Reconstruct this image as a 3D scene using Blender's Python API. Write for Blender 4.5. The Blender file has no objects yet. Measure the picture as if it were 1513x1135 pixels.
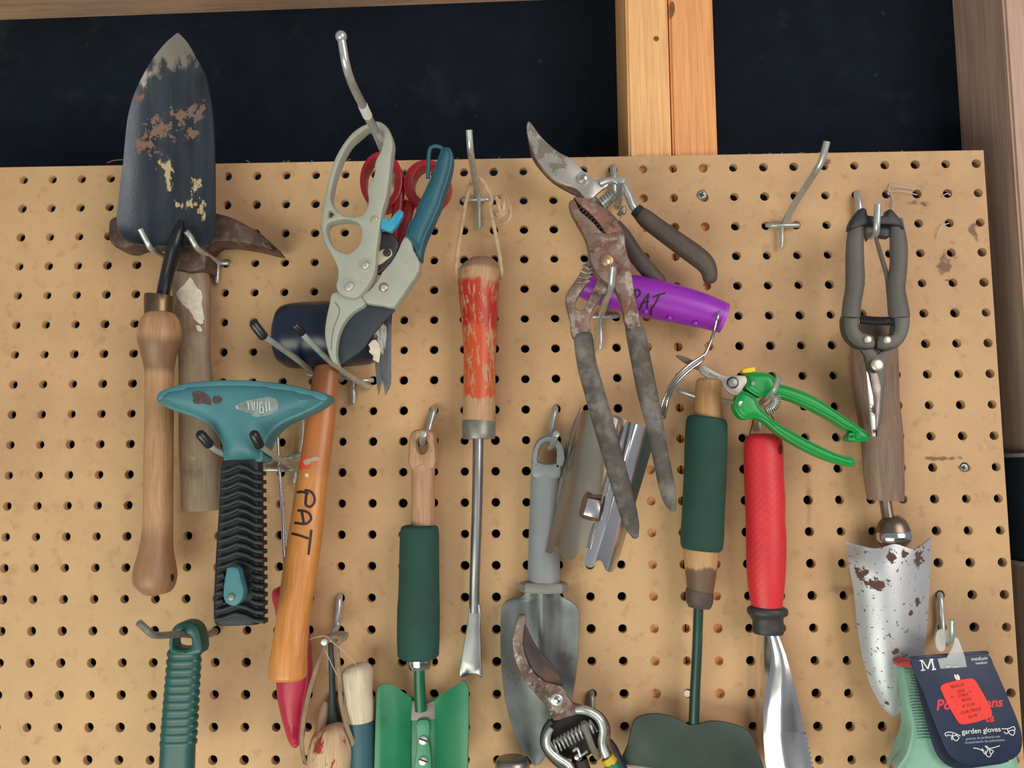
import bpy, bmesh, math, random
from mathutils import Vector, Matrix, geometry
from mathutils.bvhtree import BVHTree
random.seed(7)
C = bpy.context.scene.collection
S = bpy.context.scene
# ---------------------------------------------------------------- camera, light, exposure
FPX, CX, CY = 1250.0, 756.5, 567.5
Z0 = 1.75                                   # height of hole row 0 above the floor
CAM = Vector((0.4376, -0.699, Z0 - 0.2775))
YAW, PIT, ROL = 0.0243, 0.0999, 0.0087
ROT = Matrix.Rotation(YAW, 3, 'Z') @ Matrix.Rotation(PIT, 3, 'X') @ Matrix.Rotation(ROL, 3, 'Y')
cd = bpy.data.cameras.new('camera'); cam = bpy.data.objects.new('camera', cd); C.objects.link(cam)
cd.sensor_width = 36.0; cd.lens = FPX / 1513.0 * 36.0; cd.clip_start = 0.01
cam.matrix_world = Matrix.Translation(CAM) @ (ROT @ Matrix.Rotation(math.pi / 2, 3, 'X')).to_4x4()
S.camera = cam
W = bpy.data.worlds.new('world'); S.world = W; W.use_nodes = True
W.node_tree.nodes['Background'].inputs[0].default_value = (0.92, 0.94, 1.0, 1)
W.node_tree.nodes['Background'].inputs[1].default_value = 0.31
def area(name, loc, target, sx, sy, power, col):
    l = bpy.data.lights.new(name, 'AREA'); l.shape = 'RECTANGLE'; l.size = sx; l.size_y = sy
    l.energy = power; l.color = col
    o = bpy.data.objects.new(name, l); C.objects.link(o); o.location = loc
    o.rotation_euler = (Vector(target) - Vector(loc)).to_track_quat('-Z', 'Y').to_euler()
    return o
BC = (0.42, 0.0, Z0 - 0.25)
area('doorway_light_right', (1.7, -1.7, 1.85), BC, 1.2, 1.4, 26, (1.0, 0.88, 0.79))
area('driveway_bounce_light', (-0.2, -1.25, 0.62), (0.15, 0, Z0 - 0.5), 1.4, 0.8, 19, (0.98, 1.0, 0.82))
S.view_settings.view_transform = 'Standard'; S.view_settings.look = 'None'
S.view_settings.gamma = 1; S.view_settings.use_curve_mapping = False
S.view_settings.exposure = -0.1

# ---------------------------------------------------------------- pixel <-> place
def ray(u, v):
    return (ROT @ Vector(((u - CX) / FPX, 1.0, -(v - CY) / FPX))).normalized()
def P(u, v, h=0.0):
    d = ray(u, v); return CAM + d * ((-h - CAM.y) / d.y)
FWD = ROT @ Vector((0, 1, 0))
def px(p):                                   # metres per pixel at a point
    return (p - CAM).dot(FWD) / FPX
def crop(x0, y0, s):
    return lambda *pts: [(x0 + a / s, y0 + b / s) for a, b in pts]
def cr(pts, n=4, closed=False):              # centripetal Catmull-Rom through tuples
    pts = [tuple(p) for p in pts]
    if n <= 1 or len(pts) < 3: return pts
    W8 = (1, 1, 1800, 1)
    def kd(a, b): return max(sum(((x - y) * w) ** 2 for x, y, w in zip(a, b, W8)) ** 0.25, 1e-6)
    out = []; N = len(pts)
    for i in range(N if closed else N - 1):
        if closed: a, b, c, d = (pts[(i + k) % N] for k in (-1, 0, 1, 2))
        else:
            b, c = pts[i], pts[i + 1]
            a = pts[i - 1] if i else tuple(2 * x - y for x, y in zip(b, c))
            d = pts[i + 2] if i + 2 < N else tuple(2 * y - x for x, y in zip(b, c))
        ta, tb, tc_ = kd(a, b), kd(b, c), kd(c, d)
        m1 = [tb * ((q - p) / ta - (r - p) / (ta + tb) + (r - q) / tb) for p, q, r in zip(a, b, c)]
        m2 = [tb * ((r - q) / tb - (s - q) / (tb + tc_) + (s - r) / tc_) for q, r, s in zip(b, c, d)]
        for k in range(n):
            t = k / n; t2, t3 = t * t, t ** 3
            out.append(tuple((2 * t3 - 3 * t2 + 1) * q + (t3 - 2 * t2 + t) * u + (3 * t2 - 2 * t3) * r + (t3 - t2) * w for q, r, u, w in zip(b, c, m1, m2)))
    if not closed: out.append(pts[-1])
    return out

# ---------------------------------------------------------------- materials
def lin(c):
    return tuple(((x / 255) / 12.92 if x / 255 < 0.04045 else ((x / 255 + 0.055) / 1.055) ** 2.4) for x in c) + (1.0,)
def M(name, col, rough=0.5, metal=0.0, var=0.08, vs=60, st=(1, 1, 1), coord='Object', layers=(), bump=0.0, bs=300, bst=None,
      alpha=1.0, trans=0.0, det=4, coat=0.0, spec=0.5):
    m = bpy.data.materials.new(name); m.use_nodes = True
    nt = m.node_tree; N = nt.nodes; L = nt.links; b = N['Principled BSDF']
    tc = N.new('ShaderNodeTexCoord'); cnt = [0]
    def coords(st, seed=0, c=None):
        mp = N.new('ShaderNodeMapping'); L.new(tc.outputs[c or coord], mp.inputs[0])
        mp.inputs['Scale'].default_value = st; mp.inputs['Location'].default_value = (seed * 1.37, seed * 2.11, seed * 0.7)
        return mp.outputs[0]
    def noise(scale, st, seed=0, det=4, c=None, rg=0.55):
        n = N.new('ShaderNodeTexNoise'); n.inputs['Scale'].default_value = scale; n.inputs['Detail'].default_value = det
        n.inputs['Roughness'].default_value = rg
        L.new(coords(st, seed, c), n.inputs['Vector']); return n.outputs[0]
    def math_(op, a, bb=None, clamp=False):
        n = N.new('ShaderNodeMath'); n.operation = op; n.use_clamp = clamp
        for i, x in enumerate((a, bb)):
            if x is None: continue
            if isinstance(x, (int, float)): n.inputs[i].default_value = x
            else: L.new(x, n.inputs[i])
        return n.outputs[0]
    def rng(v, a, c_):
        n = N.new('ShaderNodeMapRange'); n.interpolation_type = 'SMOOTHSTEP'
        L.new(v, n.inputs[0]); n.inputs[1].default_value = a; n.inputs[2].default_value = c_; return n.outputs[0]
    def mix(f, a, c_):
        n = N.new('ShaderNodeMix'); n.data_type = 'RGBA'
        L.new(f, n.inputs[0])
        for s, x in ((6, a), (7, c_)):
            if isinstance(x, tuple): n.inputs[s].default_value = x
            else: L.new(x, n.inputs[s])
        return n.outputs[2]
    def mixf(f, a, c_):
        n = N.new('ShaderNodeMix'); L.new(f, n.inputs[0])
        for s, x in ((2, a), (3, c_)):
            if isinstance(x, (int, float)): n.inputs[s].default_value = x
            else: L.new(x, n.inputs[s])
        return n.outputs[0]
    c0 = lin(col)
    lo = tuple(x * (1 - var) for x in c0[:3]) + (1,); hi = tuple(min(1, x * (1 + var)) for x in c0[:3]) + (1,)
    cc = mix(rng(noise(vs, st, 3, det), 0.3, 0.7), lo, hi)
    rr, mm = rough, metal
    for i, l in enumerate(layers):
        lc = l.get('coord')
        f = noise(l.get('scale', 80), l.get('st', (1, 1, 1)), l.get('seed', i + 5), l.get('det', 5), lc, l.get('rg', 0.55))
        thr, w = l.get('thr', 0.5), l.get('w', 0.04)
        if 'spots' in l:
            sp = None; uv = N.new('ShaderNodeSeparateXYZ'); L.new(tc.outputs['UV'], uv.inputs[0])
            for (x, z, rx, rz) in l['spots']:
                dx = math_('DIVIDE', math_('SUBTRACT', uv.outputs[0], x), rx); dz = math_('DIVIDE', math_('SUBTRACT', uv.outputs[1], z), rz)
                d = math_('SQRT', math_('ADD', math_('MULTIPLY', dx, dx), math_('MULTIPLY', dz, dz)))
                v = math_('SUBTRACT', 1.0, d); sp = v if sp is None else math_('MAXIMUM', sp, v)
            sp = math_('MAXIMUM', sp, -1.0)
            f = math_('ADD', math_('MULTIPLY', math_('SUBTRACT', f, 0.5), l.get('k', 3.0)), sp)
        if 'band' in l:
            v0, v1, sf = l['band']; uv = N.new('ShaderNodeSeparateXYZ'); L.new(tc.outputs['UV'], uv.inputs[0])
            bnd = math_('MULTIPLY', rng(uv.outputs[1], v0 - sf, v0 + sf), math_('SUBTRACT', 1.0, rng(uv.outputs[1], v1 - sf, v1 + sf)))
            f = math_('ADD', math_('MULTIPLY', math_('SUBTRACT', f, 0.5), l.get('k', 1.0)), bnd)
        f = math_('MULTIPLY', rng(f, thr - w, thr + w), l.get('amt', 1.0))
        cc = mix(f, cc, lin(l['col']))
        if 'rough' in l: rr = mixf(f, rr, l['rough'])
        if 'metal' in l: mm = mixf(f, mm, l['metal'])
    L.new(cc, b.inputs['Base Color'])
    for nm, x in (('Roughness', rr), ('Metallic', mm)):
        if isinstance(x, (int, float)): b.inputs[nm].default_value = x
        else: L.new(x, b.inputs[nm])
    b.inputs['Specular IOR Level'].default_value = spec
    if coat: b.inputs['Coat Weight'].default_value = coat; b.inputs['Coat Roughness'].default_value = 0.25
    if alpha < 1: b.inputs['Alpha'].default_value = alpha
    if trans: b.inputs['Transmission Weight'].default_value = trans
    if bump:
        bp = N.new('ShaderNodeBump'); bp.inputs['Strength'].default_value = bump; bp.inputs['Distance'].default_value = 0.001
        L.new(noise(bs, bst or st, 9, 4), bp.inputs['Height']); L.new(bp.outputs[0], b.inputs['Normal'])
    return m
def sp(u, v, h, ru, rv=None):                # a stain's place on a surface, in that surface's own coordinates
    p = P(u, v, h); k = px(p); return (p.x, p.z, ru * k, (rv or ru) * k)

# ---------------------------------------------------------------- mesh building
def tag(o, label, cat, group=None, kind=None):
    if label: o['label'] = label
    if cat: o['category'] = cat
    if group: o['group'] = group
    if kind: o['kind'] = kind
    return o
def thing(name, label, cat, u, v, h=0.0, group=None):
    o = bpy.data.objects.new(name, None); C.objects.link(o); o.location = P(u, v, h); o.empty_display_size = 0.01
    return tag(o, label, cat, group)
def world_loc(o):
    l = Vector(o.location)
    while o.parent: o = o.parent; l += o.location
    return l
def mk(name, vs, fs, mat, parent=None, uvs=None, label=None, smooth=True, ang=38):
    off = world_loc(parent) if parent else sum((Vector(v) for v in vs), Vector()) / len(vs)
    me = bpy.data.meshes.new(name)
    me.from_pydata([tuple(Vector(v) - off) for v in vs], [], fs)
    ul = me.uv_layers.new(name='UVMap')
    for lp in me.loops:
        i = lp.vertex_index
        ul.data[lp.index].uv = uvs[i] if uvs else (vs[i][0], vs[i][2])
    me.materials.append(mat)
    bm = bmesh.new(); bm.from_mesh(me); bmesh.ops.remove_doubles(bm, verts=bm.verts, dist=1e-6)
    bmesh.ops.recalc_face_normals(bm, faces=bm.faces); bm.to_mesh(me); bm.free()
    if smooth:
        me.shade_smooth(); me.set_sharp_from_angle(angle=math.radians(ang))
    o = bpy.data.objects.new(name, me); C.objects.link(o)
    if parent: o.parent = parent
    else: o.location = off
    if label: o['label'] = label
    return o
def join_geo(geos):
    vs, fs, uv = [], [], []
    for v, f, u in geos:
        b = len(vs); vs += v; fs += [tuple(i + b for i in q) for q in f]; uv += u
    return vs, fs, uv
def tube_geo(pts, r, sm=4, seg=14, flat=1.0, cap=True, rnd=(0, 0), pw=2.0):
    """pts: (u, v, h[, r px]); section half-width r px, half-depth r*flat; pw > 2 squares the section."""
    pts = [tuple(p) if len(p) == 4 else tuple(p) + (r,) for p in pts]
    pts = cr(pts, sm)
    c = [P(*p[:3]) for p in pts]; rad = [max(p[3], 0.05) * px(q) for p, q in zip(pts, c)]
    for end, on in ((0, rnd[0]), (-1, rnd[1])):
        if on:
            i = 0 if end == 0 else len(c) - 1; j = 1 if end == 0 else i - 1
            t = (c[i] - c[j]).normalized(); R = rad[i]; e = R * on
            add = [(c[i] + t * e * math.sin(a), R * math.cos(a)) for a in (0.5, 0.95, 1.3, 1.52)]
            if end == 0:
                for q, w in add: c.insert(0, q); rad.insert(0, w)
            else:
                for q, w in add: c.append(q); rad.append(w)
    n = len(c); vs, fs, uv = [], [], []; L = 0.0; prev = None; rm = max(rad)
    for i in range(n):
        t = (c[min(i + 1, n - 1)] - c[max(i - 1, 0)]).normalized()
        if i: L += (c[i] - c[i - 1]).length
        if flat != 1.0 or prev is None:
            s = t.cross(Vector((0, -1, 0)))
            if s.length < 0.15: s = t.cross(Vector((0, 0, 1)))
            s.normalize()
        else:
            s = (prev - t * prev.dot(t)).normalized()
        prev = s; d = s.cross(t).normalized()
        if d.y > 0 and flat != 1.0: d = -d
        for k in range(seg):
            a = 2 * math.pi * k / seg
            ca, sa = math.cos(a), math.sin(a)
            if pw != 2.0:
                ca = math.copysign(abs(ca) ** (2 / pw), ca); sa = math.copysign(abs(sa) ** (2 / pw), sa)
            vs.append(c[i] + s * rad[i] * ca + d * rad[i] * flat * sa); uv.append((a * rm, L))
    for i in range(n - 1):
        for k in range(seg):
            k2 = (k + 1) % seg; fs.append((i * seg + k, i * seg + k2, (i + 1) * seg + k2, (i + 1) * seg + k))
    if cap: fs.append(tuple(range(seg))[::-1]); fs.append(tuple((n - 1) * seg + k for k in range(seg)))
    return vs, fs, uv
def tube(name, pts, r, mat, parent=None, label=None, **kw):
    v, f, u = tube_geo(pts, r, **kw); return mk(name, v, f, mat, parent, u, label)
def inpoly(x, z, poly):
    c = False; n = len(poly)
    for i in range(n):
        (x1, z1), (x2, z2) = poly[i], poly[i - 1]
        if (z1 > z) != (z2 > z) and x < (x2 - x1) * (z - z1) / (z2 - z1) + x1: c = not c
    return c
def edist(x, z, polys):
    b = 1e9
    for poly in polys:
        for i in range(len(poly)):
            (x1, z1), (x2, z2) = poly[i - 1], poly[i]; dx, dz = x2 - x1, z2 - z1
            t = max(0, min(1, ((x - x1) * dx + (z - z1) * dz) / (dx * dx + dz * dz + 1e-15)))
            b = min(b, math.hypot(x - x1 - t * dx, z - z1 - t * dz))
    return b
def inset(poly, d):                          # poly counter-clockwise: inset to the inside by d
    n = len(poly); out = []
    for i in range(n):
        (x0, z0), (x1, z1), (x2, z2) = poly[i - 1], poly[i], poly[(i + 1) % n]
        a = Vector((x1 - x0, z1 - z0)); b = Vector((x2 - x1, z2 - z1))
        if a.length < 1e-9 or b.length < 1e-9: out.append((x1, z1)); continue
        a.normalize(); b.normalize(); n1 = Vector((-a.y, a.x)); n2 = Vector((-b.y, b.x)); m = n1 + n2
        if m.length < 0.2: m = n1
        m.normalize(); k = d / max(m.dot(n1), 0.6); out.append((x1 + m.x * k, z1 + m.y * k))
    return out
def sarea(p): return sum(p[i - 1][0] * p[i][1] - p[i][0] * p[i - 1][1] for i in range(len(p))) / 2
def plate_geo(out, h, th, bev=0.0006, sm=3, holes=(), dome=0.0, domr=0.006, hf=None, grid=None):
    """flat or cushioned piece: outline in pixels at height h above the board, th thick. hf(u, v) adds height."""
    def ring(pts, ccw):
        q = cr(pts, sm, True) if sm > 1 else [tuple(p) for p in pts]
        w = [P(a, b, h) for a, b in q]; r = [(p.x, p.z) for p in w]
        if (sarea(r) > 0) != ccw: r.reverse()
        return r
    rings = [ring(out, True)] + [ring(x, False) for x in holes]
    vs, fs = [], []
    inner = []; steps = [(0.0, bev), (bev * 0.3, bev * 0.3), (bev, 0.0)] if bev else [(0.0, 0.0)]
    for r in rings:
        lay = [([q for q in r], h - th)] + [(inset(r, a) if a else r, h - b) for a, b in steps]
        inner.append(lay[-1][0]); n = len(r); b0 = len(vs)
        for pts, hh in lay: vs += [Vector((x, -hh, z)) for x, z in pts]
        for k in range(len(lay) - 1):
            for i in range(n):
                j = (i + 1) % n; a = b0 + k * n; fs.append((a + i, a + j, a + n + j, a + n + i))
    def fill(polys, hh, up, dm):
        pts = []; edges = []
        for r in polys:
            b = len(pts); pts += [Vector(q) for q in r]; edges += [(b + i, b + (i + 1) % len(r)) for i in range(len(r))]
        if dm or hf:
            xs = [q[0] for q in polys[0]]; zs = [q[1] for q in polys[0]]
            g = grid or max(max(xs) - min(xs), max(zs) - min(zs)) / 36
            x = min(xs) + g / 2
            while x < max(xs):
                z = min(zs) + g / 2
                while z < max(zs):
                    if sum(inpoly(x, z, r) for r in polys) % 2 and edist(x, z, polys) > g * 0.45: pts.append(Vector((x, z)))
                    z += g
                x += g
        v2, e2, f2, *_ = geometry.delaunay_2d_cdt(pts, edges, [], 0, 1e-7)
        b = len(vs)
        for q in v2:
            dh = 0
            if dm:
                t = min(edist(q.x, q.y, polys) / domr, 1); dh = dm * math.sqrt(max(0, 1 - (1 - t) ** 2))
            vs.append(Vector((q.x, -(hh + dh), q.y)))
        for f in f2:
            cx = sum(v2[i].x for i in f) / len(f); cz = sum(v2[i].y for i in f) / len(f)
            if sum(inpoly(cx, cz, r) for r in polys) % 2: fs.append(tuple(b + i for i in (f if up else f[::-1])))
    fill(inner, h, True, dome); fill(rings, h - th, False, 0)
    if hf:
        vs = [v + (CAM - v).normalized() * (hf(v.x, v.z) / max(0.3, abs((CAM - v).normalized().y))) for v in vs]
    return vs, fs, [(v.x, v.z) for v in vs]
def plate(name, out, h, th, mat, parent=None, label=None, ang=38, **kw):
    v, f, u = plate_geo(out, h, th, **kw); return mk(name, v, f, mat, parent, u, label, ang=ang)
def patch(name, rows, mat, parent=None, th=0.0015, nu=4, nv=4, label=None):
    """curved sheet through rows of (u, v, h); thickness goes towards the board."""
    K = len(rows[0]); R = [cr(r, nu) for r in rows]; K2 = len(R[0])
    cols = [cr([r[j] for r in R], nv) for j in range(K2)]; n = len(cols[0])
    G = [[P(*cols[j][i]) for j in range(K2)] for i in range(n)]
    vs, fs = [], []
    for i in range(n):
        for j in range(K2): vs.append(G[i][j])
    for i in range(n):
        for j in range(K2):
            a = G[min(i + 1, n - 1)][j] - G[max(i - 1, 0)][j]; b = G[i][min(j + 1, K2 - 1)] - G[i][max(j - 1, 0)]
            m = a.cross(b)
            m = m.normalized() if m.length > 1e-12 else Vector((0, -1, 0))
            if m.y > 0: m = -m
            vs.append(G[i][j] - m * th)
    o = n * K2; idx = lambda i, j: i * K2 + j
    for i in range(n - 1):
        for j in range(K2 - 1):
            q = (idx(i, j), idx(i, j + 1), idx(i + 1, j + 1), idx(i + 1, j)); fs.append(q); fs.append(tuple(x + o for x in q[::-1]))
    per = [idx(0, j) for j in range(K2)] + [idx(i, K2 - 1) for i in range(1, n)] + [idx(n - 1, j) for j in range(K2 - 2, -1, -1)] + [idx(i, 0) for i in range(n - 2, 0, -1)]
    for a, b in zip(per, per[1:] + per[:1]): fs.append((a, a + o, b + o, b))
    return mk(name, vs, fs, mat, parent, [(v.x, v.z) for v in vs], label, ang=50)
def row(y, l, r, h, bow, K=7, pw=2.0, y2=None):
    return [(l + (r - l) * k / (K - 1), y + ((y2 - y) * k / (K - 1) if y2 else 0), h + bow * (1 - abs(2 * k / (K - 1) - 1) ** pw)) for k in range(K)]
def dome_geo(u, v, h, r, ht, prof=None, seg=18):
    c = P(u, v, h); k = px(c); R = r * k; vs, fs = [], []
    prof = prof or [(1, 0), (1, 0.45), (0.88, 0.8), (0.6, 0.97), (0.02, 1)]
    for a, b in prof:
        for s in range(seg):
            t = 2 * math.pi * s / seg; vs.append(c + Vector((math.cos(t) * R * a, -ht * b, math.sin(t) * R * a)))
    for i in range(len(prof) - 1):
        for s in range(seg):
            s2 = (s + 1) % seg; fs.append((i * seg + s, i * seg + s2, (i + 1) * seg + s2, (i + 1) * seg + s))
    fs.append(tuple((len(prof) - 1) * seg + s for s in range(seg)))
    return vs, fs, [(p.x, p.z) for p in vs]
def rivet(name, u, v, h, r, ht, mat, parent, prof=None, label=None):
    g = dome_geo(u, v, h, r, ht, prof); return mk(name, g[0], g[1], mat, parent, g[2], label)
def spring(name, path, r, turns, wire, mat, parent, sq=1.0):
    pts = cr(path, 8); c = [P(*p) for p in pts]; out = []; n = turns * 14
    acc = [0]
    for a, b in zip(c, c[1:]): acc.append(acc[-1] + (b - a).length)
    for i in range(n + 1):
        d = acc[-1] * i / n; j = 0
        while j < len(c) - 2 and acc[j + 1] < d: j += 1
        t = (d - acc[j]) / max(acc[j + 1] - acc[j], 1e-9); q = c[j].lerp(c[j + 1], t); tg = (c[j + 1] - c[j]).normalized()
        s = tg.cross(Vector((0, -1, 0))).normalized(); a = 2 * math.pi * i / 14; R = r * px(q)
        out.append(q + s * R * math.cos(a) + Vector((0, -1, 0)) * R * sq * math.sin(a))
    seg = 6; vs, fs, uv = [], [], []; w = wire * px(c[0])
    for i, q in enumerate(out):
        t = (out[min(i + 1, n)] - out[max(i - 1, 0)]).normalized(); s = t.cross(tg).normalized(); d = s.cross(t)
        for k in range(seg):
            a = 2 * math.pi * k / seg; vs.append(q + s * w * math.cos(a) + d * w * math.sin(a)); uv.append((a, i * 0.01))
    for i in range(n):
        for k in range(seg): k2 = (k + 1) % seg; fs.append((i * seg + k, i * seg + k2, (i + 1) * seg + k2, (i + 1) * seg + k))
    fs.append(tuple(range(seg))); fs.append(tuple(n * seg + k for k in range(seg)))
    return mk(name, vs, fs, mat, parent, uv)
def bvh(*objs):
    vs, fs = [], []
    for o in objs:
        w = world_loc(o); b = len(vs); vs += [Vector(v.co) + w for v in o.data.vertices]; fs += [tuple(i + b for i in p.vertices) for p in o.data.polygons]
    return BVHTree.FromPolygons(vs, fs)
def cast(t, u, v, lift):
    d = ray(u, v); r = t.ray_cast(CAM, d)
    if r[0] is None: return None
    n = r[1] if r[1].dot(d) < 0 else -r[1]
    return r[0] + n * lift
def strokes(name, target, lines, w, mat, parent, lift=0.0003, sm=4):
    """pen strokes lying on a surface"""
    t = bvh(*target) if isinstance(target, (list, tuple)) else bvh(target); vs, fs = [], []
    for ln in lines:
        p = cr([tuple(q) for q in ln], sm); q2 = []
        for a, b in zip(p, p[1:]):
            n = max(1, int(math.dist(a, b) / 2)); q2 += [(a[0] + (b[0] - a[0]) * k / n, a[1] + (b[1] - a[1]) * k / n) for k in range(n)]
        q2.append(p[-1]); prev = None
        for i, q in enumerate(q2):
            a = q2[max(i - 1, 0)]; b = q2[min(i + 1, len(q2) - 1)]; dx, dy = b[0] - a[0], b[1] - a[1]; l = math.hypot(dx, dy) or 1
            x = [cast(t, q[0] - dy / l * w * s, q[1] + dx / l * w * s, lift) for s in (-.5, .5)]
            if None in x: prev = None; continue
            b0 = len(vs); vs += x
            if prev is not None: fs.append((prev, prev + 1, b0 + 1, b0))
            prev = b0
    return mk(name, vs, fs, mat, parent)
def blot(name, target, poly, mat, parent, lift=0.00025, jit=0.0, sm=3, rings=6, label=None):
    """a patch of paint, wear or paper lying on a surface"""
    t = bvh(*target) if isinstance(target, (list, tuple)) else bvh(target)
    p = cr([tuple(q) for q in poly], sm, True)
    if jit: p = [(a + random.uniform(-jit, jit), b + random.uniform(-jit, jit)) for a, b in p]
    cx = sum(a for a, b in p) / len(p); cy = sum(b for a, b in p) / len(p); n = len(p); vs = []; fs = []
    for k in range(1, rings + 1):
        for a, b in p:
            x = cast(t, cx + (a - cx) * k / rings, cy + (b - cy) * k / rings, lift)
            vs.append(x)
    c = cast(t, cx, cy, lift); vs.append(c)
    for i in range(n):
        j = (i + 1) % n; q = (len(vs) - 1, i, j)
        if all(vs[z] is not None for z in q): fs.append(q)
        for k in range(rings - 1):
            q = (k * n + i, (k + 1) * n + i, (k + 1) * n + j, k * n + j)
            if all(vs[z] is not None for z in q): fs.append(q)
    vs = [v if v is not None else P(cx, cy, 0.001) for v in vs]
    return mk(name, vs, fs, mat, parent, None, label)
def text(name, s, u, v, h, size, mat, parent, rot=0.0, shear=0.0, align='CENTER', off=0.0, th=0.00012, sx=1.0, italic=0.0):
    c = bpy.data.curves.new('t', 'FONT'); c.body = s; c.size = 1; c.align_x = align; c.align_y = 'CENTER'; c.offset = off; c.shear = italic
    c.resolution_u = 3
    o = bpy.data.objects.new('t', c); C.objects.link(o)
    dg = bpy.context.evaluated_depsgraph_get(); me = bpy.data.meshes.new_from_object(o.evaluated_get(dg))
    b = P(u, v, h); k = px(b) * size; r = math.radians(rot); vs = []
    for w in me.vertices:
        x, y = w.co.x * sx - shear * w.co.y, w.co.y
        vs.append(b + Vector((x * math.cos(r) - y * math.sin(r), 0, x * math.sin(r) + y * math.cos(r))) * k)
    fs = [tuple(p.vertices) for p in me.polygons]
    bpy.data.objects.remove(o); bpy.data.curves.remove(c)
    return mk(name, vs, fs, mat, parent, smooth=False)
def line3(name, pts, r, mat, parent, sm=4): return tube(name, pts, r, mat, parent, sm=sm, seg=6)

# ---------------------------------------------------------------- palette
steel = M('zinc_steel', (188, 194, 192), 0.3, 0.55, var=0.12, vs=180)
dullsteel = M('dull_steel', (140, 140, 134), 0.42, 0.5, var=0.2, vs=120)
chrome = M('chrome', (214, 214, 212), 0.13, 1.0, var=0.05, vs=90)
blackrub = M('black_rubber', (38, 40, 46), 0.5, var=0.15, vs=120)
blacktip = M('black_dip', (30, 31, 35), 0.28, var=0.1)
darkmet = M('dark_metal', (62, 64, 66), 0.45, 0.6, var=0.15)
ink = M('marker_ink', (30, 22, 26), 0.55, var=0.1)
white = M('white_print', (232, 234, 236), 0.6, var=0.02)
leather = M('leather_thong', (196, 170, 138), 0.75, var=0.15, vs=150)
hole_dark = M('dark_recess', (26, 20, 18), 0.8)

# ---------------------------------------------------------------- the setting
def box(name, x0, x1, y0, y1, z0, z1, mat, parent=None, bev=0.0):
    bm = bmesh.new(); bmesh.ops.create_cube(bm, size=1)
    for v in bm.verts: v.co = Vector(((x1 - x0) * v.co.x, (y1 - y0) * v.co.y, (z1 - z0) * v.co.z))
    if bev: bmesh.ops.bevel(bm, geom=list(bm.edges), offset=bev, segments=2, affect='EDGES')
    me = bpy.data.meshes.new(name); bm.to_mesh(me); bm.free(); me.materials.append(mat)
    o = bpy.data.objects.new(name, me); C.objects.link(o); o.location = ((x0 + x1) / 2, (y0 + y1) / 2, (z0 + z1) / 2)
    if parent: o.parent = parent; o.location = Vector(o.location) - world_loc(parent)
    return o
G = 0.0254
BT = 0.006                                    # board thickness
DEP = 0.092                                   # from the board's front to the black sheathing
felt = M('black_felt_paper', (15, 25, 37), 0.9, spec=0.2, var=0.2, vs=30, layers=(
    dict(col=(52, 56, 62), scale=18, thr=0.66, w=0.07, amt=0.3), dict(col=(98, 100, 104), scale=70, thr=0.74, w=0.05, amt=0.35),
    dict(col=(120, 118, 112), scale=260, thr=0.78, w=0.03, amt=0.5)), bump=0.25, bs=900)
def timber(name, c, c2, c3):
    return M(name, c, 0.6, var=0.14, vs=9, st=(14, 14, 1), bump=0.2, bs=60, bst=(14, 14, 0.6), layers=(
        dict(col=c2, scale=55, st=(9, 9, 0.22), thr=0.56, w=0.10, amt=0.55, det=3), dict(col=c3, scale=7, thr=0.74, w=0.05, amt=0.5)))
pine = timber('pine_stud', (242, 188, 128), (214, 154, 92), (150, 96, 56))
fir = timber('fir_stud', (236, 168, 108), (208, 134, 80), (150, 92, 60))
oldpine = timber('old_framing', (176, 122, 92), (140, 92, 68), (100, 66, 50))
o = box('wall_back', -0.6, 1.6, DEP, DEP + 0.012, 0.6, 2.35, felt); tag(o, None, None, kind='structure')
def xat(u, v, h): return P(u, v, h).x
s0, s1, s2 = xat(927, 120, -BT), xat(990.5, 120, -BT), xat(1057, 120, -BT)
o = box('trim_1', s0, s1 - 0.0006, BT, DEP, 0.6, 2.35, pine, bev=0.002); tag(o, None, None, kind='structure')
kn = M('pine_knot', (128, 80, 50), 0.65, var=0.3, vs=300)
rivet('knot', 969.5, 57.5, -BT - 0.0004, 4.6, 0.0006, kn, o)
o = box('trim_2', s1 + 0.0006, s2, BT, DEP, 0.6, 2.35, fir, bev=0.002); tag(o, None, None, kind='structure')
plate('knot', [(990.5, 4), (994, 2), (997, 9), (996, 20), (991, 27)], -BT + 0.0003, 0.0008, kn, o, bev=0)
s3 = xat(1490, 100, -BT)
o = box('trim_3', s3, s3 + 0.038, BT, DEP, 0.6, 2.35, timber('right_stud', (190, 160, 142), (164, 134, 118), (126, 102, 88)), bev=0.002); tag(o, None, None, kind='structure')
# dark strap nailed across the bay side of the right stud, pale edges
zt, zb = P(1490, 673, -0.03).z, P(1490, 833, -0.03).z
navy = M('navy_strap', (40, 52, 64), 0.6)
st_ = box('trim_5', s3 - 0.003, s3 - 0.0002, BT + 0.001, DEP - 0.001, zb, zt, navy); tag(st_, None, None, kind='structure')
pale = M('pale_edge', (170, 178, 176), 0.5)
for z in (zt, zb): box('edge_strip', s3 - 0.0045, s3 - 0.0002, BT + 0.001, DEP - 0.001, z - 0.0016, z + 0.0016, pale, st_)
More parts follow.
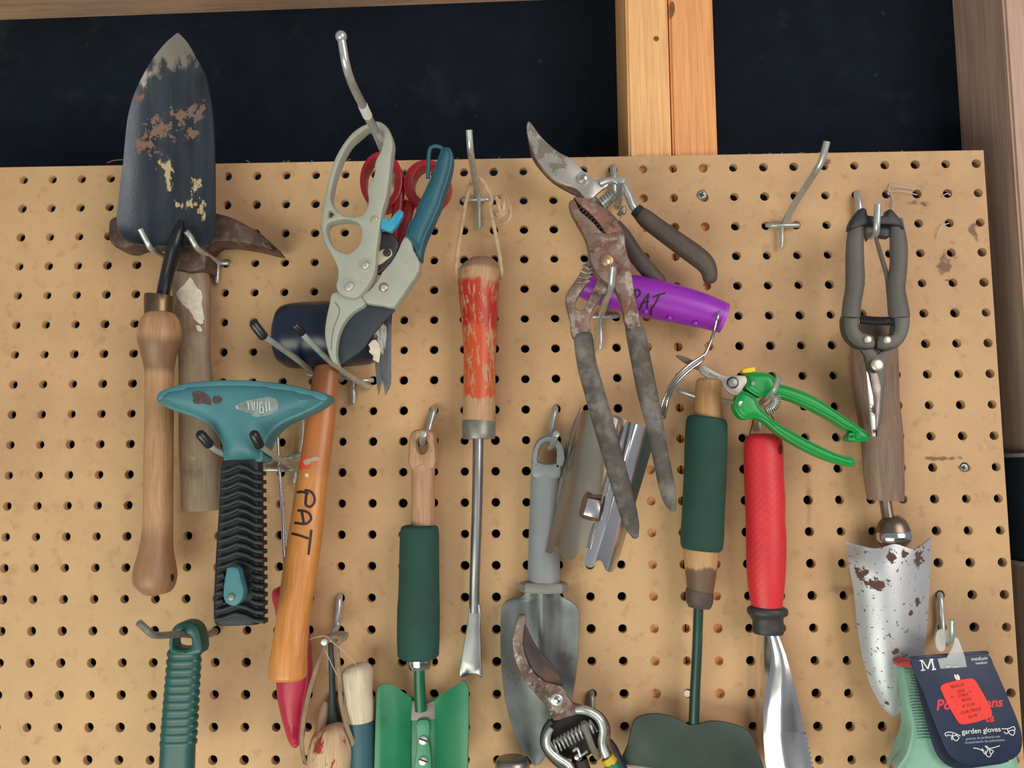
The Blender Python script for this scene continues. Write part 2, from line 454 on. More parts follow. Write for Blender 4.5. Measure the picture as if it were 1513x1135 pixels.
# horizontal blocking above the left bay
pl, pr_ = P(0, 29.5, -DEP), P(912, -4, -DEP)
zl = pl.z; zr = pr_.z
bm_ = [(-0.6, zl + (pl.x + 0.6) * (zl - zr) / (pr_.x - pl.x)), (s0, zr)]
vs = [Vector((x, y, z + dz)) for (x, z) in bm_ for y in (BT, DEP) for dz in (0, 0.04)]
o = mk('trim_4', vs, [(0, 1, 3, 2), (4, 6, 7, 5), (0, 4, 5, 1), (2, 3, 7, 6), (0, 2, 6, 4), (1, 5, 7, 3)], M('blocking', (196, 156, 132), 0.65, var=0.15, vs=9, st=(1, 10, 10), layers=(
    dict(col=(120, 78, 56), scale=30, st=(0.6, 8, 8), thr=0.62, w=0.08, amt=0.4),)), smooth=False)
tag(o, None, None, kind='structure')
conc = M('concrete', (150, 146, 138), 0.85, var=0.15, vs=4)
o = box('floor', -3, 4, -4, DEP + 0.012, -0.05, 0, conc); tag(o, None, None, kind='structure')

# pegboard with real holes
hb = M('tan_hardboard', (198, 158, 118), 0.62, var=0.10, vs=14, bump=0.12, bs=700, layers=(
    dict(col=(208, 174, 126), scale=5, thr=0.5, w=0.22, amt=0.6, seed=2),
    dict(col=(172, 128, 96), scale=26, thr=0.66, w=0.12, amt=0.4),
    dict(col=(216, 182, 138), scale=900, thr=0.62, w=0.08, amt=0.35),
    dict(col=(120, 82, 56), scale=320, thr=0.71, w=0.05, amt=0.45), dict(col=(150, 108, 76), scale=75, rg=.7, thr=0.62, w=0.08, amt=0.35),
    dict(col=(92, 62, 44), scale=110, thr=0.62, w=0.2, amt=0.75, k=2.6, coord='Object', spots=[sp(1385, 677, 0, 66, 6), sp(1425, 690, 0, 18, 12), sp(1400, 390, 0, 24, 42), sp(1440, 345, 0, 20, 22), sp(1365, 300, 0, 34, 10), sp(1222, 238, 0, 14, 10)]),
    dict(col=(120, 88, 62), scale=60, thr=0.6, w=0.35, amt=0.5, k=2.2, coord='Object', spots=[sp(1195, 735, 0, 8, 60), sp(728, 445, 0, 10, 10), sp(1045, 245, 0, 20, 6), sp(1255, 870, 0, 60, 14)])))
def pegboard():
    c0, c1, r0, r1 = -4, 32, 1, 24; R = 0.00352; n = 16; vs, fs = [], []
    L, Rt, T, B = (c0 - 0.5) * G, (c1 + 0.26) * G, Z0 - 0.55 * G, Z0 - (r1 + 0.5) * G
    for c in range(c0, c1 + 1):
        for r in range(r0, r1 + 1):
            x, z = c * G, Z0 - r * G
            xa, xb = (L if c == c0 else x - G / 2), (Rt if c == c1 else x + G / 2)
            zb_, za = (B if r == r1 else z - G / 2), (T if r == r0 else z + G / 2)
            b = len(vs); jr = R * random.uniform(0.95, 1.06)
            for k in range(n):
                a = 2 * math.pi * k / n; ca, sa = math.cos(a), math.sin(a); m = max(abs(ca), abs(sa)); qx, qz = ca / m, sa / m
                vs.append(Vector((x + qx * (xb - x if qx > 0 else x - xa), 0, z + qz * (za - z if qz > 0 else z - zb_))))
            for rr, y in ((jr * 1.08, 0), (jr, 0.0006), (jr, BT)):
                for k in range(n):
                    a = 2 * math.pi * k / n; vs.append(Vector((x + math.cos(a) * rr, y, z + math.sin(a) * rr)))
            for q in range(3):
                for k in range(n):
                    k2 = (k + 1) % n; fs.append((b + q * n + k, b + q * n + k2, b + q * n + n + k2, b + q * n + n + k))
    b = len(vs); vs += [Vector((x, y, z)) for x in (L, Rt) for y in (0, BT) for z in (B, T)]
    fs += [(b, b + 1, b + 3, b + 2), (b + 4, b + 6, b + 7, b + 5), (b + 1, b + 5, b + 7, b + 3), (b, b + 2, b + 6, b + 4)]
    o = mk('pegboard', vs, fs, hb, ang=25)
    return tag(o, 'tan hardboard pegboard full of small round holes, carrying all the tools', 'pegboard')
board = pegboard()
fib = M('board_fibre', (170, 132, 96), 0.9)

# ---------------------------------------------------------------- peg hooks
def hook(label, segs, bars=(), caps=(), r=4.6, mat=steel, group='steel pegboard hooks', ball=None, band=None):
    u, v, h = segs[0][0]
    t = thing('peg_hook', label, 'hook', u, v, h, group)
    for s in segs: tube('hook_wire', s, r, mat, t, sm=5, seg=12, rnd=(0.0, 0.08))
    for b in bars:
        rr = b[-1] if isinstance(b[-1], (int, float)) else 3.4
        pts = b[:-1] if isinstance(b[-1], (int, float)) else b
        tube('base_bar' if abs(pts[0][0] - pts[-1][0]) > abs(pts[0][1] - pts[-1][1]) else 'base_leg', pts, rr, mat, t, sm=4, seg=10, rnd=(0.4, 0.4))
    for a, b, rr in caps: tube('rubber_tip', [a, b], rr, blacktip, t, sm=1, seg=16, rnd=(0.7, 1.0))
    if ball: rivet_ball(t, *ball, mat)
    if band: tube('paper_band', band, r + 0.7, white, t, sm=1, seg=12)
    return t
def rivet_ball(t, u, v, h, r, mat):
    bm = bmesh.new(); c = P(u, v, h); bmesh.ops.create_uvsphere(bm, u_segments=16, v_segments=10, radius=r * px(c))
    vs = [x.co + c for x in bm.verts]; bm.verts.index_update(); fs = [tuple(w.index for w in f.verts) for f in bm.faces]; bm.free()
    mk('ball_end', vs, fs, mat, t)
# two-prong holder under the big trowel
hook('two-prong steel holder under the dark-bladed trowel', [[(322, 388, .003), (306, 377, .024), (291, 366, .047), (286, 358, .05), (281, 349, .053), (275, 342, .056)],
     [(254, 388, .003), (238, 377, .024), (222, 366, .047), (217, 357, .05), (212, 348, .053), (207, 338, .056)]],
     [[(254, 388, .004), (300, 388, .004), (337, 389, .004)], [(322, 390, .005), (321, 418, .005)]], r=4.2)
hook('long straight hook with ball end and white band above the pruner', [[(592, 290, .002), (560, 205, .105), (543, 171, .1385), (536, 156, .1525), (518, 118, .195), (511, 95, .205), (505, 60, .21)]],
     r=6.4, ball=(504, 54, .21, 8.6), band=[(536, 156, .1525), (543, 171, .1385)])
hook('slim upright hook through the thong of the orange-handled weeder', [[(706, 292, .003), (703, 272, .03), (697, 236, .07), (695, 222, .085), (693, 192, .092)]],
     [[(684, 296, .003), (693, 295, .005), (721, 295, .005)], [(707.5, 296, .006), (708, 337, .006)]], r=5)
hook('empty bare hook pointing up at the right of the board', [[(1158, 331, .003), (1172, 305, .03), (1206, 252, .075), (1213, 240, .08), (1222, 209, .086)]],
     [[(1133, 333, .001), (1142, 333, .005), (1180, 333, .005)], [(1155, 335, .006), (1155, 366, .006)]], r=5)
hook('black-tipped two-prong hook holding the navy mallet', [[(505, 560, .004), (470, 550, .036), (456, 544, .053), (438, 530, .075), (398, 502, .12), (388, 495, .125), (384, 489, .128)], [(545, 572, .004), (522, 559, .03), (500, 543, .058), (486, 532, .076), (450, 497, .1), (446, 492, .102)]],
     [[(453, 553, .006), (500, 556, .006), (535, 562, .006), (551, 562, .001)], [(521, 560, .005), (523, 596, .005)], [(447, 616, .004), (447, 640, .004), (443, 672, .004), 2.6]],
     [((389, 497, .126), (376, 480, .13), 7.4), ((446, 492, .102), (437, 482, .106), 6.6)], r=4.6)
hook('black-tipped two-prong hook holding the teal scraper', [[(440, 694, .004), (412, 678, .055), (388, 661, .095), (383, 656, .1)], [(400, 690, .004), (362, 682, .055), (330, 671, .082), (317, 664, .09), (309, 657, .094)]],
     [[(388, 677, .02), (420, 678, .008), (445, 672, .006)], [(388, 694, .005), (438, 694, .005)], [(436, 696, .005), (436, 713, .005)]],
     [((383.5, 658, .1), (376, 643, .104), 7.6), ((309, 657, .094), (297, 643, .098), 7.6)], r=4.2)
hook('sideways-bent hook through the green ribbed handle', [[(318, 933, .001), (303, 939, .02), (268, 937, .06), (232, 939, .105), (224, 937, .112), (214, 928, .116), (205, 920, .12)]], r=5.2, mat=dullsteel)
hook('short hook holding the leather thong, round end facing out', [[(502, 880, -.002), (501.5, 884, .004), (500, 905, .006), (498, 924, .006), (494, 932, .012), (479, 949, .052)]], r=4.8)
hook('short hook through the hole of the foam-gripped green trowel', [[(642, 603, -.002), (641, 606, .004), (634, 632, .006), (629, 652, .008), (624.5, 655, .02), (625, 641.5, .05)]], r=4.9)
hook('short hook through the hang hole of the grey trowel', [[(820, 603, -.002), (820, 606, .004), (815, 630, .006), (811, 652, .008), (813, 661, .02), (822, 641, .052)]], r=4.9)
hook('hook under the rusty curved pruner at the board top', [[(906, 247, -.002), (906, 250, .004), (907, 262, .006), (908, 292, .006), (912, 306, .014), (918, 266, .066)]], r=5)
hook('hook with base bar carrying the rusty slip-joint pliers', [[(888, 465, .004), (895, 445, .06), (903, 424, .1), (904, 414, .104), (906, 394, .108)]],
     [[(876, 468, .005), (900, 468, .005), (912, 467, .001)], [(887, 471, .006), (887.5, 516, .006)]], r=5.2)
hook('hook supporting the bright green snips', [[(1122, 600, .003), (1127, 592, .03), (1142, 579, .055), (1146, 572, .058), (1151, 557, .064)]],
     [[(1121, 604, .005), (1122, 636, .005)]], r=4.6)
hook('upturned hook between the grips of the grey snips', [[(1266, 285, -.002), (1266.5, 289, .004), (1269, 302, .006), (1270, 326, .006), (1278, 346, .02), (1294, 345, .055), (1295, 338, .06), (1297, 302, .064)]], r=5)
hook('hook holding the tagged garden gloves', [[(1388, 878, -.002), (1389, 882, .004), (1392, 925, .006), (1393, 945, .012), (1400, 949, .05), (1406, 942, .056), (1407, 916, .06)]], r=4.6)
hook('hook through the lowest pruner beside its spring', [[(874, 1023, -.002), (874, 1028, .004), (875, 1050, .006), (880, 1100, .008), (884, 1117, .02), (876, 1106, .055), (862, 1068, .066)]], r=4.8, mat=dullsteel)
hook('steel peg running sideways through the hoe handle end', [[(1001.5, 576.5, .010), (1006, 578, .012), (1027, 585, .014), (1047, 588.5, .019), (1068, 592, .026), (1095, 597, .052)]], r=4.4)
# screws
scr = M('screw_zinc', (150, 160, 160), 0.4, 0.6)
for lab, u, v, r in (('grey cross-head screw near the board top', 1037, 288, 7.2), ('small screw in the dirt streak at the right edge', 1424, 691, 6.0)):
    g = dome_geo(u, v, 0.0002, r, 0.0016); s_ = mk('screw', g[0], g[1], scr, None, g[2]); tag(s_, lab, 'screw')
    for a in (0.3, 1.87):
        c, s = math.cos(a) * r * .55, math.sin(a) * r * .55
        line3('cross_slot', [(u - c, v - s, .0019), (u + c, v + s, .0019)], 0.9, hole_dark, s_)
g = dome_geo(1015, 1025, -0.001, 5.2, 0.001); tag(mk('screw', g[0], g[1], white, None, g[2]), 'pale screw head in a hole beside the green hoe shaft', 'screw')

# ---------------------------------------------------------------- left side tools
def wood(name, c, c2, rough=0.5, amt=0.5, extra=(), coat=0.0):
    return M(name, c, rough, var=0.12, vs=40, st=(6, 1, 1), coord='UV', coat=coat, bump=0.12, bs=90, bst=(8, 0.6, 1), layers=(
        dict(col=c2, scale=140, st=(6, 0.22, 1), thr=0.55, w=0.12, amt=amt, det=4), dict(col=tuple(int(x * .72) for x in c), scale=18, thr=0.62, w=0.16, amt=0.5)) + tuple(extra))
E1 = crop(140, 300, 4.933)
# masonry hammer behind the trowel
t = thing('hammer', 'old hammer with pointed rusty head and grimy wooden handle behind the big trowel', 'hammer', 290, 380, .018)
rust_dark = M('dark_rusted_iron', (96, 74, 66), 0.55, 0.35, var=0.3, vs=90, bump=0.4, bs=400, layers=(
    dict(col=(134, 112, 100), scale=130, thr=0.6, w=0.08, amt=0.6), dict(col=(58, 44, 42), scale=50, thr=0.58, w=0.1, amt=0.6)))
plate('head', [(158, 340), (160, 324), (170, 318), (196, 318), (250, 313), (316, 313), (345, 322), (369, 335), (386, 346), (410, 371), (386, 366), (363, 361), (316, 358), (304, 368), (304, 398), (258, 398), (258, 368), (200, 362), (186, 367), (168, 364), (158, 352)], .031, .024, rust_dark, t, bev=.004, sm=2)
grime = wood('grimy_ash', (152, 130, 108), (122, 102, 84), 0.55, extra=(dict(col=(182, 168, 140), scale=60, thr=0.68, w=0.05, amt=0.5), dict(col=(84, 70, 60), scale=35, thr=0.64, w=0.1, amt=0.6)))
hd = tube('handle', [(280, 396, .018, 25), (282, 410, .018, 27), (284, 440, .018, 27), (286, 470, .018, 24.5), (287, 520, .018, 23), (290, 570, .018, 25), (295, 650, .018, 29.5), (297, 720, .018, 29), (297.5, 752, .018, 28), (297.5, 755, .018, 26)], 26, grime, t, flat=.6, seg=20, pw=2.6)
wp = M('flaked_white_paint', (214, 206, 188), 0.7, var=0.12, vs=200, bump=0.4, bs=300)
blot('paint_patch', hd, E1((700, 545), (650, 600), (600, 650), (610, 700), (660, 750), (700, 790), (740, 860), (780, 882), (795, 840), (775, 740), (782, 660), (740, 610)), wp, t, jit=1.1)
blot('paint_patch', hd, E1((740, 895), (770, 900), (780, 935), (750, 930)), wp, t, jit=.5, rings=3)
# big trowel
t = thing('trowel', 'long dark-bladed trowel hung blade up with turned wooden handle', 'trowel', 240, 437, .04)
HB = .046
tb = M('dark_trowel_blade', (56, 64, 74), 0.38, 0.55, var=0.2, vs=26, st=(2, 2, 1), bump=0.12, bs=300, layers=(
    dict(col=(92, 100, 108), scale=30, st=(4, 1, 0.4), thr=0.55, w=0.25, amt=0.5),
    dict(col=(168, 160, 146), scale=90, rg=.7, st=(1.4, 1, .7), thr=0.25, w=0.25, k=2.4, metal=0.75, rough=0.4, coord='Object', spots=[sp(262, 60, HB, 62, 62), sp(215, 112, HB, 16, 22)]),
    dict(col=(126, 100, 88), scale=170, thr=0.5, w=0.05, k=4.2, rg=.7, metal=0.0, rough=0.9, coord='Object', spots=[sp(235, 192, HB, 34, 24), sp(215, 218, HB, 22, 16), sp(270, 172, HB, 26, 16), sp(296, 170, HB, 18, 22), sp(208, 150, HB, 14, 10), sp(285, 195, HB, 18, 24)]),
    dict(col=(188, 168, 130), scale=200, st=(1.3, 1, .6), thr=0.5, w=0.05, k=4.2, rg=.7, metal=0.0, rough=0.9, coord='Object', spots=[sp(246, 262, HB, 9, 30), sp(290, 274, HB, 15, 14), sp(299, 310, HB, 12, 18), sp(275, 300, HB, 26, 8), sp(240, 240, HB, 12, 12)])))
Y = [49, 55, 62, 85, 110, 140, 172, 206, 240, 264, 293, 326, 341, 352, 359, 363]
XL = [261, 254, 246, 227, 212, 198, 189, 185, 182, 179, 176, 172.5, 175.5, 184, 201, 228]
XR = [264, 270, 276, 289, 302, 309, 313, 315, 316, 316.5, 316.5, 316.5, 316, 313.5, 306, 280]
rows = []
for i, y in enumerate(Y):
    w = (XR[i] - XL[i]) / 144
    rows.append(row(y, XL[i], XR[i], (.049 + .010 * (363 - y) / 314) - .004 * (1 - w), -.011 * w * w, 9))
patch('blade', rows, tb, t, th=.0018, nu=3, nv=3)
blk = M('black_enamel', (26, 27, 30), 0.3, var=0.2)
tube('neck', [(268, 326, .049, 4), (265, 340, .05, 8), (259, 358, .05, 10.5), (252, 385, .047, 10), (246, 410, .044, 9.8), (240, 440, .042, 9.6)], 9, blk, t, seg=16)
tube('ferrule', [(236.5, 437, .042, 21.4), (236.3, 439, .042, 22), (236, 463, .042, 21.6)], 21, M('aged_brass_ferrule', (118, 98, 76), 0.35, 0.8, var=0.25, vs=80), t, sm=2, seg=24)
twood = wood('turned_beech', (184, 142, 104), (150, 110, 80), 0.45, extra=(dict(col=(112, 84, 66), scale=14, thr=0.45, w=0.25, amt=0.75, k=0.7, band=(.022, .045, .012), coord='UV'), dict(col=(140, 104, 78), scale=14, thr=0.5, w=0.3, amt=0.7, k=0.6, band=(.17, .3, .02), coord='UV')))
hd = tube('handle', [(236, 463, .042, 20), (236, 473, .042, 27), (236, 489, .042, 30.5), (235.5, 505, .042, 30), (235, 524, .041, 25), (235.5, 545, .04, 21), (235, 620, .039, 20.5), (234, 700, .038, 21), (233, 780, .037, 21.5), (231, 812, .037, 24), (229.5, 835, .037, 29), (229, 852, .037, 31), (229, 866, .037, 28), (228, 876, .037, 18), (228, 881, .037, 2)], 20, twood, t, seg=28, sm=4)
blot('hang_hole', hd, [(252, 850), (255, 848), (257, 855), (254, 860)], hole_dark, t, rings=2)

# teal scraper with ridged rubber grip
K1 = crop(200, 540, 5.043); K2 = crop(180, 740, 5.043)
t = thing('scraper', 'teal flared scraper head with black ridged rubber grip', 'scraper', 355, 700, .08)
teal = M('teal_plastic', (66, 124, 134), 0.5, var=0.10, vs=40, layers=(dict(col=(40, 88, 92), scale=22, thr=0.6, w=0.12, amt=0.5), dict(col=(130, 160, 160), scale=240, thr=0.76, w=0.03, amt=0.4)))
hdout = K1((150, 240), (165, 205), (230, 170), (380, 130), (560, 112), (760, 108), (950, 118), (1130, 140), (1300, 180), (1400, 205), (1432, 232), (1425, 265), (1395, 290), (1330, 330), (1200, 390), (1100, 435), (1030, 490), (980, 560), (952, 640), (945, 718), (800, 720), (655, 718), (650, 660), (630, 570), (590, 500), (520, 435), (420, 385), (300, 345), (220, 310), (185, 280), (155, 270))
head = plate('head', hdout, .086, .021, teal, t, bev=.0025, sm=3, dome=.007, domr=.014)
lip = K1((150, 242), (165, 205), (230, 170), (380, 130), (560, 112), (760, 108), (950, 118), (1130, 140), (1300, 180), (1400, 205), (1432, 232), (1425, 262), (1395, 265), (1290, 232), (1110, 196), (940, 172), (760, 164), (560, 170), (400, 190), (250, 225), (190, 258), (160, 265))
plate('blade_lip', lip, .089, .024, teal, t, bev=.002, sm=3)
brn = M('worn_brown', (82, 66, 66), 0.8, var=0.3, vs=300)
gry = M('worn_grey', (124, 138, 138), 0.6, var=0.3, vs=200)
blot('wear_mark', [head], K1((430, 200), (480, 195), (530, 215), (560, 250), (565, 295), (530, 290), (490, 285), (440, 285), (430, 240)), brn, t, jit=.7)
blot('wear_mark', [head], K1((590, 230), (640, 235), (645, 265), (600, 290), (575, 260)), brn, t, jit=.6)
blot('wear_mark', [head], K1((740, 300), (850, 262), (960, 240), (1030, 238), (1070, 280), (1060, 335), (980, 370), (900, 385), (830, 350), (760, 330)), gry, t, jit=.5)
silv = M('silver_print', (206, 212, 210), 0.4, 0.3)
strokes('print', [head], [K1(*q) for q in (((840, 270), (850, 330)), ((872, 275), (875, 330), (888, 330), (890, 270)), ((912, 268), (910, 325)), ((950, 275), (930, 280), (928, 350), (955, 350), (955, 310), (940, 312)), ((975, 270), (978, 345)), ((1000, 268), (1002, 335)), ((755, 300), (770, 325)))], 1.7, silv, t, lift=.0006, sm=1)
rubb = M('blue_black_rubber', (26, 33, 40), 0.55, var=0.12, vs=120)
grip = tube('grip', [(358, 680, .08, 27), (358, 684, .08, 28.5), (357, 740, .079, 30.5), (354.5, 840, .077, 34), (354, 905, .076, 35.5), (354, 917, .076, 34), (354, 922, .076, 31)], 30, rubb, t, flat=.5, seg=28, pw=4.5)
for i in range(18):
    y = 690 + i * 12.9; c = 357.8 - .018 * (y - 690); w = 29.5 + (y - 682) * .031; fr = .0920 - (y - 682) * .00001; tk = 6.0
    up_ = [(c - w - 1.5, y + 4), (c - w * .7, y + 2), (c - w * .18, y - 5), (c + w * .22, y - 1.5), (c + w * .6, y + 5), (c + w - .5, y + 7)]
    def bar(u0):
        return u0 + [(a, b + tk) for a, b in reversed(u0)]
    if 838 < y < 896:
        plate('ridge', bar([(c + w * .42, y + 2), (c + w * .65, y + 5), (c + w - .5, y + 7)]), fr, .010, rubb, t, bev=.0012, sm=1)
        plate('ridge', bar([(c - w - 1.5, y + 4), (c - w * .7, y + 1.5)]), fr, .010, rubb, t, bev=.0012, sm=1)
    else: plate('ridge', bar(up_), fr, .010, rubb, t, bev=.0012, sm=1)
tab = plate('hang_tab', K2((785, 500), (830, 495), (865, 510), (885, 580), (908, 680), (893, 740), (850, 782), (800, 780), (760, 740), (756, 650), (770, 560)), .1, .008, teal, t, bev=.0012)
rivet('pin', 341.8, 882.5, .1003, 5.4, .0012, dullsteel, tab)

# navy mallet with PAT handle
t = thing('mallet', 'navy rubber mallet with orange-brown wooden handle marked PAT', 'mallet', 482, 500, .05)
nv = M('navy_rubber', (22, 34, 56), 0.3, var=0.15, vs=60, layers=(dict(col=(120, 124, 130), scale=200, thr=0.79, w=0.02, amt=0.5),))
mh = tube('head', [(408, 497, .05, 22), (410, 497, .05, 32), (415, 497, .05, 41), (424, 496.5, .05, 46.5), (440, 496, .05, 49), (480, 494, .05, 49), (530, 492, .05, 48.5), (548, 491, .05, 46), (556, 490.5, .05, 38), (559, 490.5, .05, 28)], 48, nv, t, seg=36, sm=3)
mwood = wood('varnished_hickory', (206, 138, 70), (176, 106, 50), 0.38, 0.45, extra=(dict(col=(176, 104, 60), scale=10, thr=0.4, w=0.25, k=0.5, amt=0.75, band=(-.02, .085, .03), coord='UV'),), coat=0.25)
ph = tube('handle', [(485, 520, .05, 17), (483.5, 533, .05, 18), (479, 575, .05, 20), (474, 619, .05, 21.5), (466, 679, .051, 22), (461, 712, .051, 23), (455, 764, .052, 24.6), (447, 820, .053, 25.6), (439.5, 870, .054, 25), (432, 925, .055, 25), (427, 970, .056, 27), (425.3, 990, .056, 28), (425, 1000, .056, 27.5), (425, 1004, .056, 24)], 24, mwood, t, flat=.78, seg=28, sm=4)
strokes('lettering', ph, [[(439, 727.5), (447, 727), (456, 730)], [(450, 724.5), (458, 726), (464, 733), (464, 743), (458, 749), (452, 746), (452, 738), (453, 729)],
    [(440, 754.5), (449, 755), (457, 759), (459.5, 767), (452, 774), (435, 772.5)], [(446, 756), (449, 773)],
    [(431, 788.5), (442, 791), (456, 796)], [(460, 783), (458, 800), (455.6, 820)]], 3.6, ink, t)
rs = M('red_sticker_scrap', (226, 72, 52), 0.6)
blot('sticker_scrap', ph, K1((1222, 690), (1260, 682), (1308, 682), (1302, 720), (1300, 772), (1250, 768), (1220, 776), (1220, 730)), rs, t, jit=.4)
blot('sticker_scrap', ph, K1((1255, 712), (1310, 690), (1365, 682), (1375, 700), (1320, 715), (1300, 730), (1270, 745)), M('torn_paper', (176, 160, 146), 0.8), t, lift=.0005, jit=.4)
blot('sticker_scrap', ph, K1((1265, 810), (1290, 808), (1285, 835), (1268, 830)), wp, t, rings=2)

# red tapered handle with steel rods, behind the mallet handle
t = thing('weeder', 'red tapered plastic grip with thin steel rods behind the mallet handle', 'weeder', 425, 880, .02)
red = M('crimson_plastic', (176, 44, 70), 0.42, var=0.08)
plate('grip', [(400, 880), (404, 871), (418, 868), (438, 880), (452, 940), (456, 1003), (450, 1039), (446, 1075), (442.5, 1100), (435, 1107), (427, 1101), (419, 1078), (409.5, 1039), (406.5, 1003), (407, 950), (407, 910)], .026, .012, red, t, bev=.002, dome=.006, domr=.012)
tube('rod', [(407, 600, .012), (409.5, 632, .012), (413, 700, .012), (417, 764, .013), (420, 830, .014), (424, 890, .018)], 2.6, chrome, t, seg=10)
tube('rod', [(413, 690, .012), (419.5, 764, .013), (422.5, 812, .014), (425, 890, .018)], 1.9, chrome, t, seg=10)

# green ribbed handle at the lower left
t = thing('tool_handle', 'dark green plastic handle with raised ribs and square hang slot', 'handle', 268, 940, .05)
gp = M('green_plastic', (28, 82, 78), 0.36, var=0.08)
plate('hang_end', [(250, 966), (249.5, 945), (251, 934), (256, 926), (269, 919.5), (283, 920.5), (292, 928), (296.5, 942), (296.5, 966)], .059, .014, gp, t, bev=.003, holes=[[(257, 957), (257, 944), (263, 938.5), (272, 938), (279, 941), (280, 957)]], sm=3)
tube('body', [(273, 960, .052, 23), (271.5, 985, .052, 24), (268, 1024, .052, 24.5), (263.5, 1090, .052, 25.3), (261, 1150, .052, 26)], 25, gp, t, flat=.5, seg=24, pw=2.8)
for i in range(12):
    y = 965 + i * 12.0; c = 273 - (y - 960) * .068; w = 24.2 + (y - 960) * .014
    tube('rib', [(c, y - 3.8, .052, w), (c, y - 2, .052, w + 1.0), (c, y + 2, .052, w + 1.0), (c, y + 3.8, .052, w)], 25, gp, t, flat=.5, seg=24, sm=1, pw=2.8, cap=False)

# chipped wooden handle on a leather thong, and the pale-ended one behind it
K3 = crop(360, 910, 5.043)
dleather = M('dark_leather_thong', (142, 120, 98), 0.8, var=0.15, vs=150)
t = thing('tool_handle', 'chipped red and bare wood handle hanging from a leather thong', 'handle', 488, 1075, .03)
chip = wood('bare_worn_wood', (206, 176, 140), (170, 136, 104), 0.6, extra=(dict(col=(150, 50, 42), scale=70, st=(1, .5, 1), thr=0.615, w=0.03, rough=0.5, rg=.7, coord='UV'), dict(col=(96, 70, 56), scale=160, st=(2, .4, 1), thr=0.66, w=0.05, amt=.8, coord='UV')))
tube('handle', [(489, 1071, .028, 8), (490, 1075, .028, 19), (491, 1083, .028, 26), (490, 1096, .028, 31), (489, 1110, .028, 33.5), (487, 1135, .028, 32.5), (486, 1165, .028, 31)], 30, chip, t, seg=28)
tube('thong', [(481, 950, .036), (479, 957, .035), (467, 989, .033), (453, 1039, .034), (446, 1088, .034), (448, 1118, .03), (455, 1130, .02)], 3.4, dleather, t, flat=.5, seg=8)
tube('thong', [(494, 945, .03), (497, 954, .03), (501, 999, .032), (504, 1039, .034), (514, 1078, .036), (521, 1096, .034), (523, 1112, .03)], 3.4, dleather, t, flat=.5, seg=8)
for q in ([(478, 946, .036), (490, 938, .036), (505, 936, .03), (512, 938, .026), (508, 944, .026), (495, 948, .03)], [(483, 944, .04), (495, 941, .038), (503, 945, .034), (499, 951, .034)]):
    tube('knot', q, 3.6, dleather, t, flat=.6, seg=8)
thr_ = M('pale_thread', (186, 176, 160), 0.8)
for q in ([(457, 945, .05), (470, 941, .05), (480, 940, .05), (487, 943, .05)], [(481, 962, .05), (487, 975, .05), (498, 998, .045)], [(486, 945, .05), (505, 960, .05), (526, 982, .045)]):
    line3('thread', q, .6, thr_, t)
t = thing('tool_handle', 'round bleached wood end on a blue-green handle beside the chipped one', 'handle', 530, 1060, .022)
blw = wood('bleached_wood', (214, 198, 176), (190, 170, 146), 0.65)
tube('wooden_end', [(526.5, 980.5, .024, 8), (527, 983, .024, 16), (528, 990, .024, 22), (528, 998, .024, 23), (528.5, 1010, .024, 22.3), (529.5, 1026, .024, 21.3), (531, 1042, .024, 22), (533, 1067, .024, 20)], 22, blw, t, seg=24)
tube('sleeve', [(533, 1065, .024, 20.4), (533.5, 1072, .024, 20.6), (535, 1150, .024, 20)], 20, M('blue_green_sleeve', (40, 88, 100), 0.5), t, seg=24)
t = thing('tool_handle', 'thin dark green rod with pale wooden peg hanging between the leather strands', 'handle', 491, 960, .014)
tube('rod', [(488.5, 950, .012, 4), (490, 980, .012, 4.6), (491, 1020, .012, 5), (492, 1050, .012, 7), (495, 1068, .012, 10), (497, 1100, .012, 12)], 5, M('dark_green_rod', (42, 66, 66), 0.45), t, seg=14)
tube('wooden_peg', [(482, 1038, .008, 5), (481, 1045, .008, 7.5), (477, 1065, .008, 9.5), (473, 1090, .008, 10)], 8, wood('grey_peg', (172, 146, 120), (140, 116, 96), 0.65), t, seg=16, rnd=(.6, 0))

# ---------------------------------------------------------------- ratchet pruner, scissors
E4 = crop(460, 160, 6.677); E5 = crop(460, 300, 6.677); E6 = crop(390, 430, 6.677)
t = thing('scissors', 'red-handled scissors with straight blades behind the grey pruner', 'scissors', 575, 300, .06)
redg = M('glossy_red_plastic', (168, 34, 50), 0.28, var=0.08)
def ring(name, cu, cv, ru, rv, h, r, mat, parent, flat=1.0, dh=0.0):
    pts = [(cu + ru * math.cos(a), cv + rv * math.sin(a), h + dh * math.sin(a)) for a in [2 * math.pi * k / 24 for k in range(25)]]
    return tube(name, pts, r, mat, parent, sm=2, seg=12, flat=flat, cap=False)
def looph(name, cu, cv, ru, rv, cu2, cv2, ru2, rv2, h0, h1, mat, parent):
    out = [(cu + ru * math.cos(a), cv + rv * math.sin(a)) for a in [2 * math.pi * k / 28 for k in range(28)]]
    inn = [(cu2 + ru2 * math.cos(a), cv2 + rv2 * math.sin(a)) for a in [2 * math.pi * k / 28 for k in range(28)]]
    return plate(name, out, h1, h1 - h0, mat, parent, bev=.0014, holes=[inn], sm=1)
looph('finger_loop', 563, 266, 32, 43, 561, 265, 23, 34, .048, .064, redg, t)
looph('finger_loop', 630.5, 271, 35, 36, 634, 270, 24, 27, .050, .066, redg, t)
tube('shank', [(590, 262, .06, 7), (589, 300, .06, 8), (583, 340, .062, 8), (577, 390, .066, 9), (572, 440, .07, 10), (568, 470, .072, 9)], 8, redg, t, flat=.55)
tube('shank', [(607, 298, .058, 8), (598, 330, .06, 9), (587, 372, .062, 9), (577, 420, .066, 9), (570, 470, .07, 9)], 8, redg, t, flat=.55)
